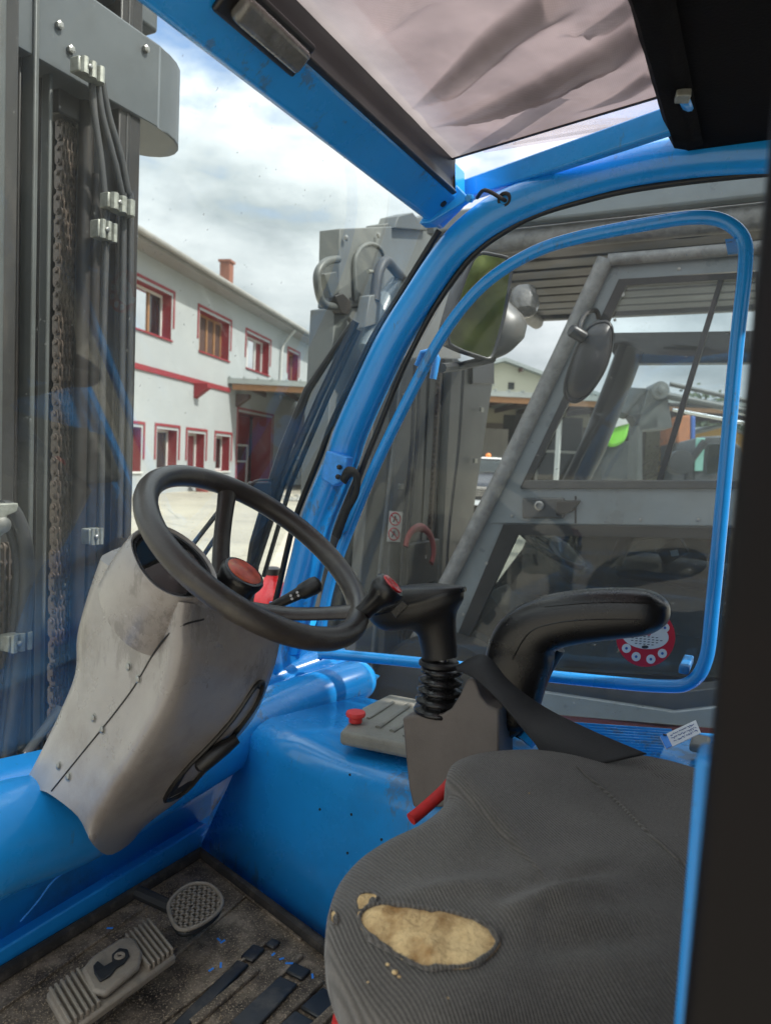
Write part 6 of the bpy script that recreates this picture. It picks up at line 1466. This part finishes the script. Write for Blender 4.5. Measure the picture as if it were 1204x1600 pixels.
# mast head: plate with arch recess, grab ring, valve, top block
gmx(((531, 357), (612, 354), (612, 470), (560, 484), (528, 480)), .10, 'head_plate', MASTH, X=-1.62)
gmx(((600, 350), (700, 330), (720, 560), (590, 560)), .10, 'head_side_plate', MASTH, X=-1.70)
gmx(((525, 480), (600, 470), (600, 560), (520, 560)), .08, 'head_lower_plate', MASTH, X=-1.66)
gmx(((616, 356), (622, 338), (645, 332), (655, 345), (672, 360)), .10, 'head_lug', MASTG, X=-1.66)
arch = [(556, 470), (554, 415), (558, 396), (568, 384), (582, 381), (594, 388), (600, 402), (600, 470)]
gmx(arch, .01, 'arch_recess', MASTG, X=-1.608, bevel=0)
MB().tube(bez([gx_(px, py, -1.606) for px, py in arch[:-1]], 4), .008, 8).build('arch_edge', MASTH, gm2, smooth=True)
rg = [(528, 405), (512, 408), (500, 418), (495, 435), (499, 462), (506, 475), (520, 479), (545, 479)]
MB().tube(bez([gx_(px, py, -1.60) for px, py in rg], 4), .016, 10).build('grab_ring', MASTG, gm2, smooth=True)
gmx(((507, 428), (526, 424), (532, 455), (518, 466)), .05, 'ring_block', MASTG, X=-1.59)
gmx(((524, 462), (536, 458), (550, 472), (545, 492), (533, 490)), .04, 'ring_clamp', MASTD, X=-1.58)
MB().tube([gx_(px, py, -1.5) for px, py in ((620, 440), (602, 470), (585, 510), (570, 545))], [.03, .045, .04, .03], 12).build('hose_cluster', GREYP, gm2, smooth=True)
MB().tube(bez([gx_(px, py, -1.48) for px, py in ((585, 470), (590, 430), (602, 408), (615, 420), (632, 440))], 5), .022, 12).build('hose_elbow', HOSE, gm2, smooth=True)
gmx(((578, 462), (596, 458), (592, 505), (570, 512)), .05, 'valve_block', MASTH, X=-1.47)
MB().tube([gx_(575, 424, -1.5), gx_(590, 426, -1.5)], .008, 8).build('valve_nipple', ZINC, gm2)
# crumpled black lump (torn bag) beside lamp: tilt of roof lamp
lk = MB(); lk.lathe(at(818, 470, Y=2.75), (.2, -.3, -.9), [(.02, -.06), (.05, -.04), (.06, .01), (.045, .05), (.02, .06)], 9); lk.build('roof_lamp', LENSM, GF, smooth=True, label='small dull lamp under the roof guard')

# ================================================================== FAR YARD beyond the grey forklift
def far(px, py, D): return at(px, py, D=D)
def ground_at(px, D):
    p = at(px, 760, D=D); return V((p.x, p.y, 0))
# telehandler arm machine
T0 = ground_at(1040, 11)
tl = thing('loader_crane', 'grey loader crane with jointed steel arm and hydraulic rods, behind the grey cab', 'crane', T0)
D_ = 11
def fpoly(pts, D, th, name_, m, parent, bevel=.01):
    return MB().prism([far(px, py, D) for px, py in pts], FW*th).build(name_, m, parent, bevel=bevel)
fpoly(((995, 662), (1012, 612), (1020, 600), (1040, 600), (1046, 640), (1050, 668), (1003, 672), (1003, 772), (993, 772)), D_, .4, 'crane_column', MASTG, tl)
q = MB(); q.lathe(far(1030, 610, D_-.05), -FW, [(.13, -.45), (.13, .04), (.06, .05), (.055, .08), (.02, .09)], 24); q.build('pivot_joint', MASTH, tl, smooth=True)
fpoly(((960, 604), (1010, 606), (1013, 622), (1000, 648), (985, 650), (960, 640)), D_+.1, .4, 'crane_head', MASTG, tl)
for a, b, r_, m_ in (((1046, 600), (1200, 634), .035, MASTG), ((1040, 618), (1200, 650), .055, MASTG), ((1060, 622), (1200, 656), .03, CHROME), ((1050, 640), (1200, 668), .028, CHROME), ((1044, 632), (1200, 640), .03, MASTB)):
    MB().tube([far(*a, D_), far(*b, D_)], r_, 10).build('boom_rod', m_, tl, smooth=True)
fpoly(((985, 648), (1025, 645), (1028, 668), (1000, 672)), D_, .3, 'valve_bank', MASTB, tl)
# lime machine
lm = thing('road_roller', 'lime green and white machine partly hidden behind the dark cab pillar', 'machine', ground_at(965, 13))
q = MB().prism([far(px, py, 13) for px, py in bez([V((942, 650, 0)), V((955, 622, 0)), V((975, 620, 0)), V((988, 634, 0)), V((984, 662, 0)), V((975, 690, 0)), V((950, 695, 0))], 4, closed=True) for px, py in [(px, py)]] if False else [far(p.x, p.y, 13) for p in bez([V((942, 650, 0)), V((955, 622, 0)), V((975, 620, 0)), V((988, 634, 0)), V((984, 662, 0)), V((975, 690, 0)), V((950, 695, 0))], 4, closed=True)], FW*.8)
q.build('bonnet', LIME, lm, bevel=.05)
fpoly(((955, 645), (985, 642), (988, 660), (960, 668)), 12.95, .5, 'white_band', SHEET, lm)
fpoly(((940, 690), (1000, 690), (1002, 765), (938, 765)), 13.1, .8, 'lower_body', GREYD, lm)
for px in (955, 985): q = MB(); q.lathe(V((far(px, 760, 13).x, far(px, 760, 13).y, .45)), FW, [(.2, 0), (.45, .02), (.45, .3)], 20); q.build('wheel', RUBBER, lm, smooth=True)
# white shed and yellow building
def shed(px0, px1, pt, pe, D, name_, m, label, cat, dep=5):
    b0, b1 = ground_at(px0, D), ground_at(px1, D); mid = (b0+b1)/2; zt_, ze = far((px0+px1)/2, pt, D).z, far(px1, pe, D).z
    dv = V((f0.x, f0.y, 0))*dep
    root = thing(name_, label, cat, mid)
    MB().prism([b0, b1, b1+V((0, 0, ze)), mid+V((0, 0, zt_)), b0+V((0, 0, ze))], dv).build('wall', m, root)
    for sg_ in (b0, b1):
        q = MB().hexa([mid+V((0, 0, zt_+.01))-dv*.03, sg_+V((0, 0, ze+.01))-dv*.03, sg_+V((0, 0, ze+.01))+dv*1.03, mid+V((0, 0, zt_+.01))+dv*1.03, mid+V((0, 0, zt_+.14))-dv*.03, sg_+V((0, 0, ze+.14))-dv*.03, sg_+V((0, 0, ze+.14))+dv*1.03, mid+V((0, 0, zt_+.14))+dv*1.03]); q.build('roof', ROOFS, root)
    return root, b0, b1, ze
rt_, b0, b1, ze = shed(1004, 1058, 676, 702, 45, 'white_shed', SHEET, 'small white gabled shed with ribbed cladding behind the bare bush', 'shed')
for k in range(14):
    p = b0.lerp(b1, (k+.5)/14); MB().bar(p-f0*.03+V((0, 0, .05)), p-f0*.03+V((0, 0, ze)), .06, .06, (1, 0, 0)).build('cladding_rib', SHEET, rt_)
rt_, b0, b1, ze = shed(1052, 1190, 668, 692, 38, 'yellow_house', YELL, 'yellow house with grey roof behind the machinery on the right', 'house', 8)
for u in (.2, .45, .7):
    p = b0.lerp(b1, u)-f0*.04; q = MB(); q.obox(p+V((0, 0, 1.6)), V((r0.x, r0.y, 0))*.45, V((f0.x, f0.y, 0))*.03, V((0, 0, .55))); w_o = q.build('window', WHITEP, rt_)
    q = MB(); q.obox(p-f0*.04+V((0, 0, 1.6)), V((r0.x, r0.y, 0))*.36, V((f0.x, f0.y, 0))*.015, V((0, 0, .46))); q.build('pane', GLASS_B, w_o)
# parked machine with teal window
pm = thing('excavator', 'dark excavator with a teal tinted cab window in front of the yellow house', 'excavator', ground_at(1100, 16))
fpoly(((1082, 770), (1084, 706), (1094, 682), (1135, 680), (1160, 700), (1170, 770)), 16, 1.2, 'cab', GREYD, pm, .04)
fpoly(((1087, 684), (1101, 684), (1097, 736), (1084, 736)), 15.96, .03, 'teal_window', TEAL, pm)
fpoly(((1106, 694), (1130, 692), (1122, 740), (1102, 742)), 15.96, .03, 'cab_window', GLASS_B, pm)
MB().lathe(far(1064, 722, 15.8), -FW, [(.1, -.3), (.26, -.28), (.26, .02), (.1, .04)], 20).build('hose_reel', RUBBER, pm, smooth=True)
MB().tube([far(1070, 765, 15.9), far(1078, 720, 15.9), far(1100, 690, 15.9)], .08, 8).build('boom', MASTB, pm, smooth=True)
tr0 = ground_at(1100, 16)
for sg_ in (-1, 1):
    q = MB(); q.obox(tr0+V((r0.x, r0.y, 0))*sg_*.7+V((0, 0, .35)), V((r0.x, r0.y, 0))*.22, V((f0.x, f0.y, 0))*1.3, V((0, 0, .33))); q.build('track', RUBBER, pm, bevel=.15, seg=4)
# small orange truck box
ot = thing('orange_container', 'orange skip container standing below the hillside', 'container', ground_at(1068, 30))
fpoly(((1058, 650), (1078, 648), (1078, 690), (1058, 692)), 30, 2, 'skip_side', mat('rusty_orange', (.36, .13, .05), .7, var=.3), ot, .05)
fpoly(((1079, 650), (1086, 650), (1086, 690), (1079, 690)), 30, 2, 'blue_side', INKB, ot, .05)
fpoly(((1056, 690), (1088, 690), (1088, 760), (1056, 760)), 30.1, 1.8, 'base_block', GREYD, ot, .05)
# red fuel can glimpsed through the windscreen
rc0 = at(425, 925, Z=.55)
rcn = thing('red_tank', 'red rounded tank glimpsed low through the windscreen beside the wheel boss', 'tank', V((rc0.x, rc0.y, 0)))
q = MB(); q.lathe(V((rc0.x, rc0.y, 0)), (0, 0, 1), [(.10, 0), (.16, .05), (.16, .48), (.14, .56), (.06, .62), (.05, .66)], 24); q.build('tank_body', REDP, rcn, smooth=True)
q = MB(); q.lathe(V((rc0.x, rc0.y, .66)), (0, 0, 1), [(.05, 0), (.05, .04), (.03, .05)], 16); q.build('tank_cap', BLACKM, rcn, smooth=True)

# ---------- trees
def tree(loc, h, r_, label, leafm, n=2600, ls=.16, bare=False, name='broadleaf_tree'):
    loc = V(loc); root = thing(name, label, 'tree', loc)
    tk = MB(); tk.tube(bez([loc, loc+V((.1, .05, h*.3)), loc+V((-.05, .1, h*.6)), loc+V((0, 0, h*.9))], 4), [h*.03*(1-i/14) for i in range(13)], 8)
    ends = []
    for k in range(14):
        a = random.uniform(0, 6.28); z = h*random.uniform(.3, .75); p = loc+V((0, 0, z)); e = p+V((math.cos(a), math.sin(a), random.uniform(.3, .9)))*r_*random.uniform(.5, .95)
        tk.tube([p, p.lerp(e, .5)+V((0, 0, -.1)), e], [h*.012, h*.007, h*.003], 6); ends.append(e)
        for j in range(4 if bare else 1):
            e2 = e.lerp(p, random.random()*.6); tk.tube([e2, e2+V((random.uniform(-1, 1), random.uniform(-1, 1), random.uniform(0, 1.2)))*r_*.35], [h*.004, h*.001], 4)
    tk.build('trunk', BARK, root, smooth=True)
    cb = MB(); cents = [(e, random.uniform(.25, .45)*r_) for e in ends]+[(loc+V((0, 0, h*.85)), .45*r_)]
    for k in range(n):
        c, rc_ = random.choice(cents); d = V((random.gauss(0, 1), random.gauss(0, 1), random.gauss(0, .8))); p = c+d*rc_*.55
        u_ = V((random.gauss(0, 1), random.gauss(0, 1), random.gauss(0, 1))).normalized(); w_ = u_.orthogonal().normalized(); s_ = ls*random.uniform(.6, 1.4)
        cb.add([p-u_*s_, p-w_*s_*.6, p+u_*s_, p+w_*s_*.6], [(0, 1, 2, 3)])
    cb.build('crown', leafm, root)
tree(ground_at(1000, 33), 2.6, 1.6, 'nearly bare dark shrub in front of the white shed', BARK, n=260, ls=.08, bare=True, name='bare_bush')
tree(ground_at(1110, 75), 9, 5, 'broad yellowing tree on the slope above the yellow house', LEAFD, 1600, .4)
tree(ground_at(1050, 80), 7.5, 4, 'dark rounded tree on the slope left of the yellow house', LEAFD, 1400, .4)
# trees behind the camera, seen only as a reflection in the mirror
for i, (x, y) in enumerate(((12, 3.5), (15, 6.5), (16, 1.5), (19, 4.5))):
    tree((x, y, 0), 7.5, 4.6, ('leafy tree beside the yard, reflected in the middle of the cab mirror', 'leafy tree reflected at the outer side of the cab mirror', 'leafy tree reflected at the inner side of the cab mirror', 'tallest leafy tree at the back of the group reflected in the mirror')[i], LEAF, 6500, .34)
